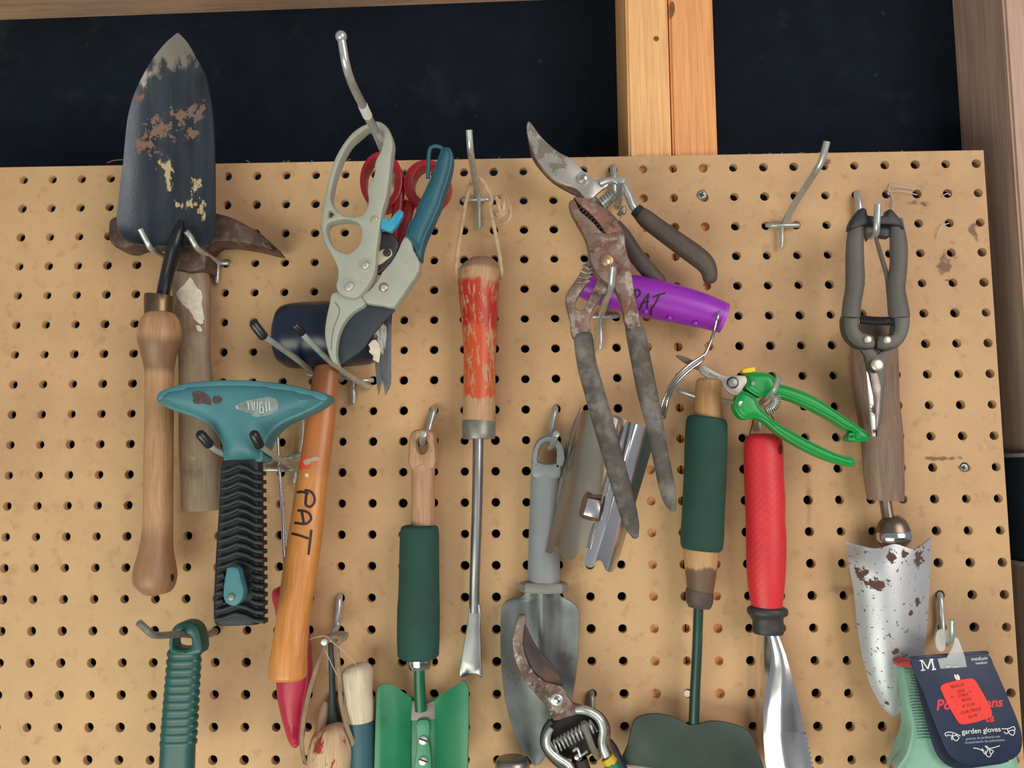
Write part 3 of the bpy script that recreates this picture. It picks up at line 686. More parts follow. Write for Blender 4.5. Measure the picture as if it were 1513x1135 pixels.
bl = M('scissor_steel', (128, 132, 136), 0.32, 0.85, var=0.12, vs=40, st=(3, 3, 1))
b1 = plate('blade', [(553, 470), (566, 470), (566, 545), (564.5, 565), (559, 584), (556, 565), (554, 538)], .079, .0016, bl, t, bev=.0003, sm=1)
b2 = plate('blade', [(561, 462), (578, 462), (577.5, 565), (575, 573), (569, 584), (565, 560), (562, 535)], .0808, .0016, bl, t, bev=.0005, sm=1)
tube('blade_edge', [(578, 464, .081), (577.3, 540, .081), (576, 568, .081), (570, 583, .081)], .8, chrome, b2, sm=1, seg=6)
plate('paint_flake', E6((1065, 490), (1100, 480), (1135, 520), (1150, 600), (1145, 640), (1135, 710), (1075, 680), (1080, 640), (1035, 600), (1050, 570), (1030, 530)), .0814, .0006, wp, t, bev=0, sm=1)
plate('paint_flake', E6((1180, 320), (1205, 350), (1210, 450), (1185, 635), (1160, 620), (1140, 560), (1130, 505), (1100, 470), (1085, 430), (1120, 390)), .0812, .0004, M('smeared_paint', (176, 172, 166), .6, var=.2, vs=200, layers=(dict(col=(70, 74, 80), scale=160, st=(3, 1, .5), thr=.56, w=.05),)), t, bev=0, sm=1)
t = thing('pruner', 'grey-bodied ratchet pruner with finger guard and teal grip on the long hook', 'pruner', 560, 190, .1)
gb = M('grey_cast_body', (166, 170, 158), 0.5, var=0.06, vs=30, layers=(dict(col=(120, 124, 116), scale=120, thr=0.7, w=0.06, amt=0.5), dict(col=(140, 140, 126), scale=16, thr=0.6, w=0.1, amt=0.4)))
HP = .104
body = E4((660, 120), (740, 170), (790, 260), (806, 350), (790, 480), (770, 680), (740, 880), (705, 1000)) + E5((690, 150), (665, 330), (645, 480), (632, 650), (590, 770), (520, 870), (450, 940), (390, 940), (300, 910), (250, 860), (240, 800), (255, 740), (255, 650), (220, 560), (160, 450), (110, 350), (90, 220)) + E4((95, 1100), (120, 900), (165, 700), (220, 510), (300, 360), (400, 235), (500, 165), (600, 130))
h1 = E4((555, 190), (480, 250), (380, 340), (300, 480), (235, 650), (200, 800), (192, 905), (250, 1000), (330, 1055), (440, 1060), (500, 1045), (540, 990), (560, 900), (550, 790), (600, 690), (622, 620), (620, 560), (640, 490), (680, 420), (700, 330), (690, 250), (640, 190))
h2 = E5((165, 205), (260, 170), (380, 170), (460, 200), (490, 270), (480, 370), (440, 440), (370, 490), (290, 480), (210, 420), (165, 330), (150, 260))
h3 = E5((178, 75), (222, 115), (170, 138))
plate('handle_body', body, HP, .011, gb, t, bev=.0022, holes=[h1, h2, h3], sm=3)
plate('jaw', E6((670, 20), (640, 130), (610, 270), (595, 400), (610, 530), (650, 660), (690, 715), (732, 727), (715, 640), (720, 520), (745, 410), (800, 300), (880, 210), (1000, 128), (960, 60), (900, 20), (780, 0)), HP - .004, .009, gb, t, bev=.002)
strokes('cast_line', [o for o in bpy.data.objects if o.name.startswith('jaw')], [E6((700, 110), (745, 180), (730, 260), (690, 360), (670, 480), (665, 580))], 1.2, M('cast_groove', (112, 116, 104), .6), t)
plate('anvil_handle', E5((465, 948), (570, 850), (640, 770), (690, 680), (780, 580), (850, 460), (920, 320), (960, 328), (1000, 390), (1012, 460), (1060, 540), (1068, 660), (980, 800), (850, 990), (810, 1035), (700, 1015), (540, 992)), HP - .006, .011, gb, t, bev=.0025, sm=2)
slate = M('slate_coated_blade', (52, 60, 70), 0.5, 0.2, var=0.1, vs=40)
cb = plate('cutting_blade', E6((940, 118), (1130, 130), (1292, 165), (1200, 280), (1060, 440), (970, 570), (880, 640), (800, 692), (735, 727), (712, 620), (720, 480), (775, 340), (850, 220)), HP - .0105, .003, slate, t, bev=.0004)
tl = M('teal_soft_grip', (36, 92, 108), 0.5, var=0.12, vs=60, bump=.1, bs=500)
plate('teal_grip', E4((1290, 388), (1360, 383), (1392, 440), (1385, 560), (1350, 700), (1318, 800), (1290, 880), (1268, 960), (1235, 1030)) + E5((1230, 110), (1180, 220), (1130, 330), (1092, 450), (1075, 555), (1045, 520), (1010, 430), (975, 365), (930, 320), (960, 200)) + E4((1000, 1080), (1060, 930), (1130, 780), (1200, 620), (1250, 480)), HP - .005, .014, tl, t, bev=.0014, dome=.0032, domr=.006, grid=.0018)
tube('grip_loop', [(654, 219, .094), (644, 216, .094), (636, 219, .094), (633.5, 230, .094), (633, 246, .094), (632, 264, .093)], 3, tl, t, seg=10)
rivet('rivet', 553, 324.5, HP, 5.2, .0014, M('brass_rivet', (206, 196, 160), .35, .7), t)
brushed = M('brushed_rivet', (200, 200, 190), .4, .6)
for u, v, r in ((540, 392.5, 11), (516, 423.5, 13)):
    rg = rivet('pivot_washer', u, v, HP - .0005, r, .0012, gb, t); rivet('pivot_rivet', u, v, HP + .0006, r * .52, .002, brushed, rg)
rg = rivet('screw_seat', 567, 425, HP - .0062, 7.2, .001, M('bronze_ring', (150, 120, 96), .4, .6), t); rivet('screw_head', 567, 425, HP - .0054, 5, .001, brushed, rg)
lt = plate('latch', E5((680, 285), (760, 280), (830, 340), (862, 410), (840, 480), (780, 590), (690, 685), (638, 690), (636, 640), (662, 480), (670, 350)), HP - .008, .006, M('black_nylon', (44, 42, 46), .45), t, bev=.0015)
lk = plate('ratchet_link', E5((640, 500), (730, 450), (785, 455), (795, 510), (760, 545), (632, 625)), HP - .0066, .002, M('yellowed_zinc', (206, 196, 168), .4, .4), t, bev=.0004, sm=2); rivet('link_pin', 572, 373.5, HP - .0064, 6, .0016, darkmet, lk)
cl = M('cyan_clip', (54, 160, 196), .4)
plate('safety_clip', E5((690, 150), (752, 150), (765, 180), (815, 110), (868, 56), (902, 82), (900, 120), (850, 210), (785, 285), (740, 270), (682, 250)), HP - .001, .005, cl, t, bev=.001, sm=1)
for k in range(6):
    a, b = E5((800 + k * 14, 205 - k * 24), (845 + k * 8, 215 - k * 24)); line3('clip_ridge', [(a[0], a[1], HP - .0008), (b[0], b[1], HP - .0008)], .8, cl, t)

# ---------------------------------------------------------------- orange-handled weeder
t = thing('weeder', 'worn orange wooden-handled weeder with notched steel tip on a knotted thong', 'weeder', 708, 380, .024)
ow = wood('worn_orange_handle', (190, 154, 118), (160, 124, 94), 0.5, extra=(
    dict(col=(200, 80, 40), scale=70, st=(1.2, .5, 1), thr=0.80, w=0.05, k=2.4, rg=.7, rough=0.38, band=(.018, .122, .016), coord='UV'),
    dict(col=(176, 46, 36), scale=30, st=(1, .5, 1), thr=0.9, w=0.12, k=2.0, rough=0.38, band=(.012, .066, .014), coord='UV'),
    dict(col=(190, 146, 112), scale=90, st=(2.2, .45, 1), thr=0.57, w=0.03, rg=.7, rough=.6, amt=.85, coord='UV'),
    dict(col=(182, 142, 108), scale=40, st=(1, .7, 1), thr=0.6, w=0.02, rg=.75, rough=.6, coord='UV'),
    dict(col=(120, 92, 74), scale=30, thr=.62, w=.2, k=.7, amt=.6, band=(-.02, .012, .006), coord='UV')))
tube('handle', [(706, 380, .024, 3), (706, 382, .024, 13), (707, 388, .024, 24), (708, 398, .024, 30), (707.5, 410, .024, 30.5), (707, 424, .024, 30.3), (708.5, 468, .024, 27.2), (709, 512, .024, 24.2), (708.5, 556, .024, 23.5), (708.3, 583, .024, 24), (708, 618, .024, 24.3), (708, 623, .024, 24.3)], 25, ow, t, seg=32, sm=4)
tube('ferrule', [(707.5, 621, .024, 24), (707.5, 623, .024, 25), (707.5, 644, .024, 24.6), (707.5, 648.5, .024, 23.6)], 25, dullsteel, t, sm=1, seg=28)
sh = M('grey_polished_shaft', (150, 152, 154), 0.3, 0.85, var=0.15, vs=30, st=(2, 2, 1))
tube('shaft', [(706.5, 646, .024, 8), (706, 690, .023, 8), (704.5, 762, .02, 8), (702.5, 820, .018, 7.8), (701, 870, .016, 7.6), (700.5, 905, .015, 8)], 8, sh, t, seg=16)
plate('notched_tip', [(693, 893), (708.5, 893), (709.5, 930), (711.5, 985), (712, 1003), (706, 998), (697, 996.5), (689, 999.5), (679, 1001), (681.5, 975), (688, 935), (692, 912)], .018, .004, sh, t, bev=.0012, sm=2)
th_ = leather
tube('thong', [(706, 262, .03), (698, 266, .03), (689, 296, .028), (682, 335, .027), (676, 374, .028), (674.5, 400, .026), (677, 412, .02)], 2.8, th_, t, flat=.55, seg=8)
tube('thong', [(706, 262, .03), (712, 266, .03), (719, 278, .03), (727, 293, .028), (725, 305, .026), (728, 325, .026), (734, 355, .027), (740, 388, .028), (741, 404, .024), (738, 412, .018)], 2.8, th_, t, flat=.55, seg=8)
for i, q in enumerate(([(726, 296, .024), (733, 292, .03), (737, 303, .032), (740, 314, .03), (735, 318, .028)], [(735, 291, .024), (743, 292, .03), (745, 304, .034), (742, 315, .03), (736, 320, .026)],
          [(741, 289, .02), (749, 296, .026), (748, 309, .028), (741, 319, .03), (732, 322, .026), (728, 314, .022)], [(738, 331, .016), (750, 327, .018), (755, 315, .018), (752, 303, .018), (745, 296, .018)])):
    tube('knot', q, 3.1, th_, t, seg=8, flat=.8)

# ---------------------------------------------------------------- foam-gripped green trowel
K4 = crop(540, 580, 5.675)
foam = M('green_foam', (34, 74, 66), 0.85, var=0.12, vs=30, bump=.2, bs=1500)
t = thing('trowel', 'green winged trowel blade with dark green foam grip and drilled wooden end', 'trowel', 622, 650, .022)
gw = wood('pale_brown_handle', (186, 146, 114), (150, 112, 88), 0.55)
pl_ = plate('drilled_end', [(605, 692), (603, 665), (604, 648), (608, 638), (618, 634), (632, 634), (640, 639), (642, 650), (642, 692)], .031, .018, gw, t, bev=.004, holes=[[(623, 670), (617, 666), (616, 655), (620, 647), (627, 647), (631, 655), (630, 665)]], sm=3)
tube('wooden_handle', [(623.5, 688, .022, 18.5), (624.5, 692, .022, 18), (625, 730, .022, 17.5), (625, 782, .022, 17.5)], 18, gw, t, seg=24)
tube('foam_grip', [(620, 776, .022, 22), (620, 779, .022, 27), (620, 786, .022, 28.5), (619.5, 823, .022, 29.5), (619, 880, .022, 30.5), (618.5, 900, .022, 31.5), (618, 960, .022, 31), (618, 969, .022, 30), (618, 973, .022, 25)], 30, foam, t, seg=30)
tube('ferrule', [(620, 972, .022, 19), (620, 982, .022, 18.5), (620, 988, .022, 16)], 18, chrome, t, seg=20, sm=2)
grn = M('green_enamel', (34, 124, 84), 0.36, var=0.12, vs=20, layers=(dict(col=(20, 84, 60), scale=30, thr=0.62, w=0.1, amt=.5),))
tube('shaft', [(619.5, 985, .022, 8), (620, 1010, .02, 8.4), (622, 1050, .018, 9)], 8, M('shaft_green', (16, 96, 70), .35), t, seg=16)
gsteel = M('bare_grey_steel', (120, 116, 112), 0.5, 0.5, var=.2)
plate('blade_center', [(604, 1028), (626, 1041), (646, 1030), (646, 1150), (604, 1150)], .016, .002, grn, t, bev=.0003, sm=1)
plate('bare_patch', [(606, 1034), (626, 1042), (645, 1034), (645, 1063), (606, 1065)], .0175, .001, gsteel, t, bev=.0002, sm=1)
patch('wing', [[(557, 1022, .03), (562, 1013, .03), (572, 1011, .028), (582, 1014, .026), (608, 1031, .019)], [(555, 1062, .031), (562, 1062, .031), (574, 1062, .029), (588, 1062, .026), (607, 1062, .018)], [(553, 1150, .032), (562, 1150, .032), (574, 1150, .029), (588, 1150, .026), (606, 1150, .018)]], grn, t, th=.002)
patch('wing', [[(643, 1034, .019), (656, 1024, .022), (672, 1013, .028), (685, 1006.5, .031), (692, 1018, .032)], [(643, 1062, .018), (656, 1062, .024), (672, 1062, .029), (685, 1062, .032), (692, 1062, .033)], [(642, 1150, .018), (656, 1150, .024), (672, 1150, .029), (684, 1150, .032), (690, 1150, .033)]], grn, t, th=.002)
st_p = plate('strap', [(616, 1066), (632, 1065), (635, 1080), (633, 1095), (636, 1110), (634, 1150), (613, 1150), (615, 1110), (616, 1095)], .021, .004, M('light_green_strap', (62, 140, 106), .4), t, bev=.0012)
for v in (1094, 1124.5):
    q = rivet('screw', 625.5, v, .0212, 7, .0018, steel, st_p)
    line3('slot', [(619.5, v - 2, .0234), (631.5, v + 2, .0234)], .9, hole_dark, t)

# ---------------------------------------------------------------- top pruner
K6 = crop(770, 170, 5.043); K7 = crop(810, 380, 5.043)
t = thing('pruner', 'spread bypass pruner with stained curved blade and brown sleeved grips', 'pruner', 905, 270, .035)
stb = M('stained_blade', (196, 192, 184), 0.35, 0.7, var=.12, vs=40, layers=(
    dict(col=(96, 80, 66), scale=120, st=(1, 1, 1), thr=0.45, w=0.2, k=4, rg=.7, metal=.4, rough=.6, amt=.7, coord='Object', spots=[sp(805, 222, .04, 34, 22), sp(785, 188, .04, 14, 22), sp(825, 245, .04, 20, 12)]),
    dict(col=(110, 98, 86), scale=260, thr=0.66, w=0.04, amt=.7)))
plate('blade', K6((60, 45), (90, 80), (140, 150), (200, 210), (280, 275), (350, 310), (400, 345), (450, 400), (480, 430), (520, 465), (560, 480), (640, 480), (650, 520), (600, 560), (560, 590), (530, 620), (480, 615), (440, 570), (400, 540), (330, 520), (260, 490), (190, 430), (130, 350), (90, 280), (60, 200), (42, 120), (45, 60)), .041, .004, stb, t, bev=.0009, sm=2)
plate('counter_blade', K6((45, 130), (75, 300), (150, 410), (240, 500), (340, 560), (420, 600), (460, 620), (480, 600), (400, 530), (260, 480), (140, 340), (80, 220)), .037, .004, rust_dark, t, bev=.001, sm=2)
nt_ = rivet('pivot_nut', 861.5, 263.5, .0412, 8.6, .003, steel, t, prof=[(1, 0), (1, .8), (.85, 1), (.02, 1)]); rivet('pivot_bolt', 862, 263, .0442, 5.4, .0022, chrome, nt_)
tube('upper_tang', [(886, 272, .04, 7), (896, 268, .04, 6), (909, 267, .04, 5.5), (921, 275, .04, 6), (929, 290, .04, 6), (934, 303, .04, 6), (942, 313, .039, 6)], 6, steel, t, flat=.8, seg=12)
tube('lower_tang', [(868, 286, .034, 8), (878, 300, .034, 8), (895, 318, .033, 8), (915, 338, .032, 8)], 8, dullsteel, t, flat=.5, seg=12)
bgrip = M('brown_vinyl_sleeve', (84, 74, 68), 0.6, var=.14, vs=50)
tube('collar', [(939, 309, .039, 9.5), (950, 320, .039, 11.5)], 10, blackrub, t, sm=1, seg=18)
tube('grip', [(946, 316, .039, 11), (953, 322, .039, 13), (968, 334, .038, 13.6), (990, 350, .037, 14.2), (1012, 366, .036, 15), (1030, 379, .035, 15), (1042, 390, .034, 14), (1048, 402, .034, 12), (1049, 412, .034, 10.5)], 13, bgrip, t, seg=20, rnd=(0, .7))
tube('grip', [(908, 332, .032, 10), (920, 348, .032, 12), (940, 378, .031, 12), (962, 404, .03, 12), (975, 416, .03, 10)], 11, bgrip, t, seg=18, rnd=(0, .8))
spring('spring', [(888, 303, .037), (898, 294, .037), (910, 284, .037)], 9, 6, 1.5, steel, t)
tube('catch', [(914, 318, .038), (918, 312, .04), (922, 306, .04), (921, 316, .04)], 3.4, dullsteel, t, seg=8)
line3('catch_wire', [(911, 328, .043), (918, 320, .043), (922, 317, .043)], .9, chrome, t)

# ---------------------------------------------------------------- bulb planter
K8 = crop(770, 590, 4.364)
t = thing('bulb_planter', 'chrome bulb planter with toothed rim and purple handle marked PAT', 'bulb planter', 905, 630, .03)
pur = M('purple_plastic', (156, 46, 190), 0.35, var=.06)
HPU = .03
phd = tube('purple_handle', [(857, 419, HPU, 15), (862, 421, HPU, 19), (880, 425, HPU, 23), (905, 430, HPU, 26.5), (945, 437.5, HPU, 29.5), (1000, 449.5, HPU, 28), (1040, 460, HPU, 25.5), (1066, 469, HPU, 22.8), (1069, 470, HPU, 22)], 25, pur, t, seg=30)
tube('handle_rim', [(1064.5, 468.5, HPU, 23.4), (1070, 470.3, HPU, 23)], 23, M('light_purple_rim', (176, 66, 206), .35), t, sm=1, seg=30)
for u, v in ((988, 471), (1026, 479), (953, 462)):
    g = dome_geo(u, v, HPU + .006, 5, .0052, prof=[(1, 0), (1, .3), (.85, .65), (.5, .92), (.02, 1)]); mk('nub', g[0], g[1], pur, t, g[2])
strokes('lettering', phd, [K7(*q) for q in (((630, 285), (655, 245), (680, 250), (684, 275), (660, 300)), ((640, 240), (655, 350)), ((678, 392), (715, 320), (748, 275), (738, 330), (736, 382)), ((690, 352), (720, 335), (752, 330)), ((780, 298), (820, 282), (872, 268)), ((826, 285), (800, 340), (768, 385), (765, 432)))], 2.6, ink, t)
plate('wire_slot', K7((1262, 420), (1285, 400), (1298, 425), (1285, 480), (1262, 500)), HPU + .0115, .002, M('slot_dark', (70, 16, 90), .5), t, bev=0)
tube('lever_wire', [(1063, 460, HPU + .016), (1060, 470, HPU + .018), (1056, 487, HPU + .014), (1048, 510, HPU + .012), (1040, 527, HPU + .012)], 2.3, chrome, t, seg=10)
tube('lever_wire', [(1041, 524, HPU + .014), (1030, 531, HPU + .016), (1016, 541, HPU + .018), (998, 558.5, HPU + .018), (985, 580, HPU + .016), (978, 600, HPU + .012), (974, 616, HPU + .006)], 2.1, chrome, t, seg=10)
tube('lever_wire', [(1040, 529, HPU + .012), (1034, 536, HPU + .014), (1013, 552, HPU + .016), (997, 570, HPU + .016), (987, 590, HPU + .014), (984, 606, HPU + .01), (981, 618, HPU + .004)], 2.1, chrome, t, seg=10)
tube('lever_strip', [(1038, 528, HPU + .0125, 3), (1024, 538.5, HPU + .014, 5), (1006, 555, HPU + .016, 6), (991, 575, HPU + .015, 5.5), (982, 597, HPU + .012, 4), (978, 614, HPU + .004, 3)], 5, dullsteel, t, flat=.15, seg=10)
nick = M('tarnished_chrome', (176, 166, 152), 0.3, 0.85, var=.08, vs=20, layers=(dict(col=(90, 66, 50), scale=160, thr=0.72, w=.04, metal=.3, rough=.7, amt=.7),))
brt = M('bright_chrome', (222, 224, 228), 0.2, 0.95, var=.05, vs=20, layers=(dict(col=(96, 72, 56), scale=240, thr=0.73, w=.03, metal=.3, rough=.7, amt=.8),))
def strips(name, cols, mat, parent, th):
    return patch(name, [[(a[0] + (b[0] - a[0]) * f, a[1] + (b[1] - a[1]) * f, h) for a, b, h in cols] for f in (0, .15, .5, .8, .93, 1)], mat, parent, th=th, nu=2, nv=2)
lh = strips('left_half', [((846, 650), (806, 815), .034), ((852, 632), (813, 818), .040), ((857, 614), (822, 806), .045), ((860, 608), (828, 820), .049), ((869, 606), (839, 827), .054), ((881, 608), (848, 826), .0575), ((893, 611), (857, 812), .059), ((905, 615), (868, 811), .0595), ((913, 620), (872, 806), .059)], nick, t, .0012)
strips('right_half', [((925, 622), (862, 830), .0575), ((931, 624), (868, 838), .0595), ((937, 626), (876, 838), .0605), ((943, 628), (882, 829), .0595), ((949, 630), (890, 830), .057), ((955, 632), (897, 844), .053), ((959, 640), (904, 845), .047), ((963, 664), (911, 838), .039)], brt, t, .0012)
strips('rear_shell', [((858, 600), (830, 812), .030), ((842, 640), (803, 812), .026), ((852, 640), (815, 812), .010)], nick, t, .0012)
plate('hinge_plate', [(902, 613), (914, 615), (926, 622), (921, 645), (912, 660), (905, 650)], .052, .002, nick, t, bev=.0004, sm=1)
cut = plate('tab_cutout', K8((418, 600), (470, 618), (525, 622), (528, 652), (500, 782), (470, 788), (390, 765), (374, 740), (385, 690)), .0605, .0012, M('rust_edge', (104, 76, 58), .8, .2, var=.4, vs=200), t, bev=.0003, sm=2)
plate('lock_tab', K8((430, 638), (518, 655), (500, 772), (402, 744)), .0625, .0014, brt, t, bev=.0003, sm=1)
tube('seam_edge', [(913, 645, .0605), (898, 705, .0607), (888, 745, .0607)], 1.4, chrome, t, seg=8)
tube('seam_edge', [(879, 772, .0607), (871, 800, .0603), (869, 811, .06)], 1.4, chrome, t, seg=8)

# ---------------------------------------------------------------- slip-joint pliers
t = thing('pliers', 'rusty slip-joint pliers with grey sleeved handles hanging jaws up', 'pliers', 897, 385, .08)
HJ = .088
rj = M('rusty_plier_steel', (134, 116, 106), 0.5, 0.45, var=.16, vs=40, bump=.25, bs=400, layers=(
    dict(col=(118, 76, 62), scale=70, rg=.72, thr=0.53, w=0.07, metal=.1, rough=.75, amt=.85), dict(col=(176, 166, 156), scale=90, rg=.72, thr=0.57, w=0.06, amt=.7), dict(col=(74, 54, 48), scale=130, rg=.72, thr=0.6, w=0.05, amt=.75)))
back = K7((345, 60), (300, 20), (270, 60), (230, 130), (180, 205), (130, 285), (140, 380), (165, 470), (185, 600), (322, 580), (315, 500), (312, 440), (345, 370), (400, 300), (440, 240), (440, 190), (390, 160))
slot = K7((335, 118), (290, 190), (240, 270), (205, 335), (205, 375), (245, 397), (275, 370), (310, 290), (345, 215), (368, 160))
plate('rear_half', back, HJ - .007, .008, rj, t, bev=.0012, holes=[slot], sm=2)
for k in range(4):
    a = K7((205 + k * 18, 185 - k * 42), (262 + k * 16, 190 - k * 34), (306 + k * 12, 175 - k * 34))
    tube('adjusting_tooth', [(q[0], q[1], HJ - .0066) for q in a], 2.4, rj, t, seg=8)
rj2 = M('red_rust_jaw', (128, 92, 80), 0.65, 0.3, var=.2, vs=60, bump=.3, bs=400, layers=(dict(col=(164, 142, 132), scale=90, rg=.72, thr=.55, w=.07, amt=.65), dict(col=(88, 58, 50), scale=120, rg=.72, thr=.57, w=.06, amt=.75)))
plate('rear_jaw', K6((392, 612), (430, 607), (470, 617), (560, 657), (660, 720), (720, 800), (768, 872), (770, 900), (640, 900), (612, 852), (575, 800), (525, 742), (475, 697), (450, 680)), HJ - .0015, .010, rj2, t, bev=.0012, sm=2)
front = K6((358, 650), (372, 632), (392, 628), (418, 668), (440, 712), (485, 752), (540, 800), (588, 856), (640, 888), (690, 876), (765, 872), (775, 960), (800, 1060)) + K7((608, 20), (640, 250), (692, 510), (690, 522), (595, 532), (560, 400), (530, 300), (490, 225), (430, 185), (370, 130), (330, 60), (308, 0)) + K6((490, 940), (440, 840), (380, 730))
fj = plate('front_half', front, HJ, .010, rj, t, bev=.0012, sm=2)
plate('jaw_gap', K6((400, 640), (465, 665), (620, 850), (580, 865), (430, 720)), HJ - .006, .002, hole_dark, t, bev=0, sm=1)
for k in range(8):
    f = k / 7; a = K6((452 + 140 * f, 682 + 148 * f), (432 + 150 * f, 700 + 142 * f)); line3('jaw_tooth', [(a[0][0], a[0][1], HJ - .0015), (a[1][0], a[1][1], HJ - .0025)], 1.5, rust_dark, t)
pv = rivet('pivot_washer', 897, 385, HJ, 10, .0016, M('worn_brass', (176, 140, 110), .4, .7, var=.2), t); rivet('pivot_bolt', 895.5, 387, HJ + .0016, 6.5, .0022, M('bolt_bright', (196, 170, 140), .35, .8), pv)
gs = M('grey_worn_sleeve', (80, 76, 72), 0.7, var=.12, vs=30, layers=(dict(col=(140, 136, 130), scale=34, rg=.65, thr=.55, w=.1, amt=.7), dict(col=(50, 47, 46), scale=34, rg=.65, thr=.6, w=.1, amt=.6)))
tube('sleeve', [(861, 494, .079, 13), (861.5, 497, .079, 14), (867, 538, .08, 14.6), (878, 578, .082, 15.2), (887, 611, .083, 15.4), (901, 659, .085, 15.2), (919, 723, .087, 14.4), (930, 763, .088, 12.8), (935, 781, .088, 10), (939, 793, .088, 5)], 14, gs, t, flat=.62, seg=20, rnd=(.2, .6))
tube('sleeve', [(937.5, 481, .083, 13.4), (938, 485, .083, 14.2), (948, 538, .084, 15), (956, 578, .085, 15.2), (962, 605, .085, 14), (969, 636, .086, 12.8), (977.5, 681, .087, 12.3), (987, 727, .088, 11.6), (991, 743, .088, 9), (995, 754, .088, 4)], 14, gs, t, flat=.62, seg=20, rnd=(.2, .6))

# ---------------------------------------------------------------- grey trowel, lowest pruner, silver cap
t = thing('trowel', 'grey plastic-handled trowel with ridged dull steel blade', 'trowel', 806, 660, .02)
gpl = M('grey_plastic', (136, 142, 148), 0.45, var=.06, vs=30)
plate('hang_end', [(786.5, 706), (785.5, 682), (788, 662), (794, 650), (803, 644.5), (814, 644.5), (824, 650), (830, 662), (830, 682), (827.5, 706)], .031, .016, gpl, t, bev=.004, holes=[[(796, 682), (796.5, 668), (802, 657), (811, 653), (820, 657), (825, 668), (825, 682)]], sm=3)
tube('handle', [(806.5, 692, .022, 20), (806, 700, .022, 21), (804.5, 730, .022, 21), (804, 800, .022, 23), (803.5, 863, .022, 24)], 22, gpl, t, flat=.8, seg=28)
tube('collar', [(803, 860, .022, 33), (803, 863, .022, 36.5), (803, 872, .022, 36.5), (803, 875, .022, 33)], 36, M('collar_grey', (128, 128, 122), .5), t, flat=.62, sm=1, seg=8, pw=2.4)
gst = M('dull_grey_blade', (112, 118, 120), 0.42, 0.7, var=.2, vs=24, st=(2, 2, .8), layers=(dict(col=(78, 78, 78), scale=30, thr=.56, w=.12, amt=.6), dict(col=(92, 78, 70), scale=90, rg=.72, thr=.45, w=.3, k=4, metal=.2, rough=.7, amt=.6, spots=[sp(833, 980, .02, 20, 22), sp(760, 980, .02, 22, 30)])))
rows = []
for y, l, r in ((874, 778, 826), (881, 772, 829), (887, 752, 840), (893, 744.5, 849), (905, 741.5, 855), (950, 740, 854.5), (1000, 742.5, 850.5), (1050, 750, 840), (1088, 762, 826), (1116, 778, 808), (1131, 789, 796)):
    q = []
    for k in range(13):
        x = l + (r - l) * k / 12; f = max(0, 1 - (y - 874) / 190); g = math.exp(-((x - 801) / 17) ** 2)
        q.append((x, y, .014 + .009 * f * g + .004 * abs(2 * k / 12 - 1) ** 2 * (r - l) / 114))
    rows.append(q)
patch('blade', rows, gst, t, th=.0016, nu=2, nv=3)

K9 = crop(730, 850, 3.983)
t = thing('pruner', 'rusty hook-jawed pruner with coil spring and yellow-ringed green grip at the bottom', 'pruner', 822, 1034, .038)
HD = .044
rp = M('rust_patched_steel', (128, 112, 106), 0.45, 0.55, var=.15, vs=60, layers=(dict(col=(104, 70, 60), scale=80, rg=.72, thr=.53, w=.07, metal=.1, rough=.8, amt=.8), dict(col=(62, 48, 46), scale=60, rg=.72, thr=.55, w=.08, metal=.1, rough=.8, amt=.7), dict(col=(196, 190, 182), scale=110, rg=.72, thr=.6, w=.04, amt=.75)))
drk = M('dark_rusty_blade', (66, 56, 58), 0.5, 0.5, var=.2, vs=40, layers=(dict(col=(112, 80, 62), scale=90, rg=.7, amt=.7, thr=.4, w=.35, k=3.2, metal=.1, rough=.85, spots=[sp(812, 1000, HD, 20, 14)]),))
plate('hook_jaw', K9((150, 235), (185, 240), (180, 300), (170, 400), (190, 490), (230, 570), (300, 630), (400, 655), (430, 710), (470, 760), (525, 775), (500, 815), (420, 840), (350, 858), (320, 790), (250, 710), (180, 620), (130, 520), (110, 430), (110, 350), (130, 280)), HD, .005, rp, t, bev=.001, sm=2)
plate('blade', K9((178, 285), (220, 370), (270, 450), (330, 510), (370, 570), (410, 645), (340, 650), (270, 610), (205, 545), (170, 470), (160, 390)), HD - .002, .003, drk, t, bev=.0004, sm=2)
nb = rivet('pivot_washer', 822.5, 1034.5, HD, 9.6, .0014, steel, t); rivet('pivot_bolt', 823, 1034.5, HD + .0014, 5, .0016, chrome, nb)
tube('right_tang', [(850, 1049, HD - .002, 6), (862, 1049, HD - .002, 6.5), (874, 1053, HD - .002, 6.5), (886, 1063, HD - .002, 6.5), (891, 1079, HD - .002, 6), (889, 1098, HD - .002, 6), (896, 1118, HD - .002, 6)], 6, steel, t, flat=.9, seg=14)
tube('left_tang', [(815, 1076, HD - .003, 4), (809, 1086, HD - .003, 5.5), (810, 1104, HD - .003, 5.5), (824, 1119, HD - .003, 5.5), (840, 1130, HD - .003, 5.5), (848, 1145, HD - .003, 5.5)], 5.5, steel, t, flat=.9, seg=14)
tube('left_tang_core', [(815, 1066, HD - .006, 6), (806, 1080, HD - .006, 6), (805, 1100, HD - .006, 7), (818, 1120, HD - .006, 7), (836, 1134, HD - .006, 8)], 6, darkmet, t, flat=.7, seg=12)
tube('right_tang_core', [(866, 1049, HD - .007, 7), (884, 1058, HD - .007, 7), (895, 1075, HD - .007, 7), (894, 1096, HD - .007, 8), (903, 1116, HD - .007, 9)], 6, rust_dark, t, flat=.7, seg=12)
spring('spring', [(820, 1103, HD - .003), (850, 1086, HD - .003), (878, 1072, HD - .003)], 9, 11, 1.45, steel, t)
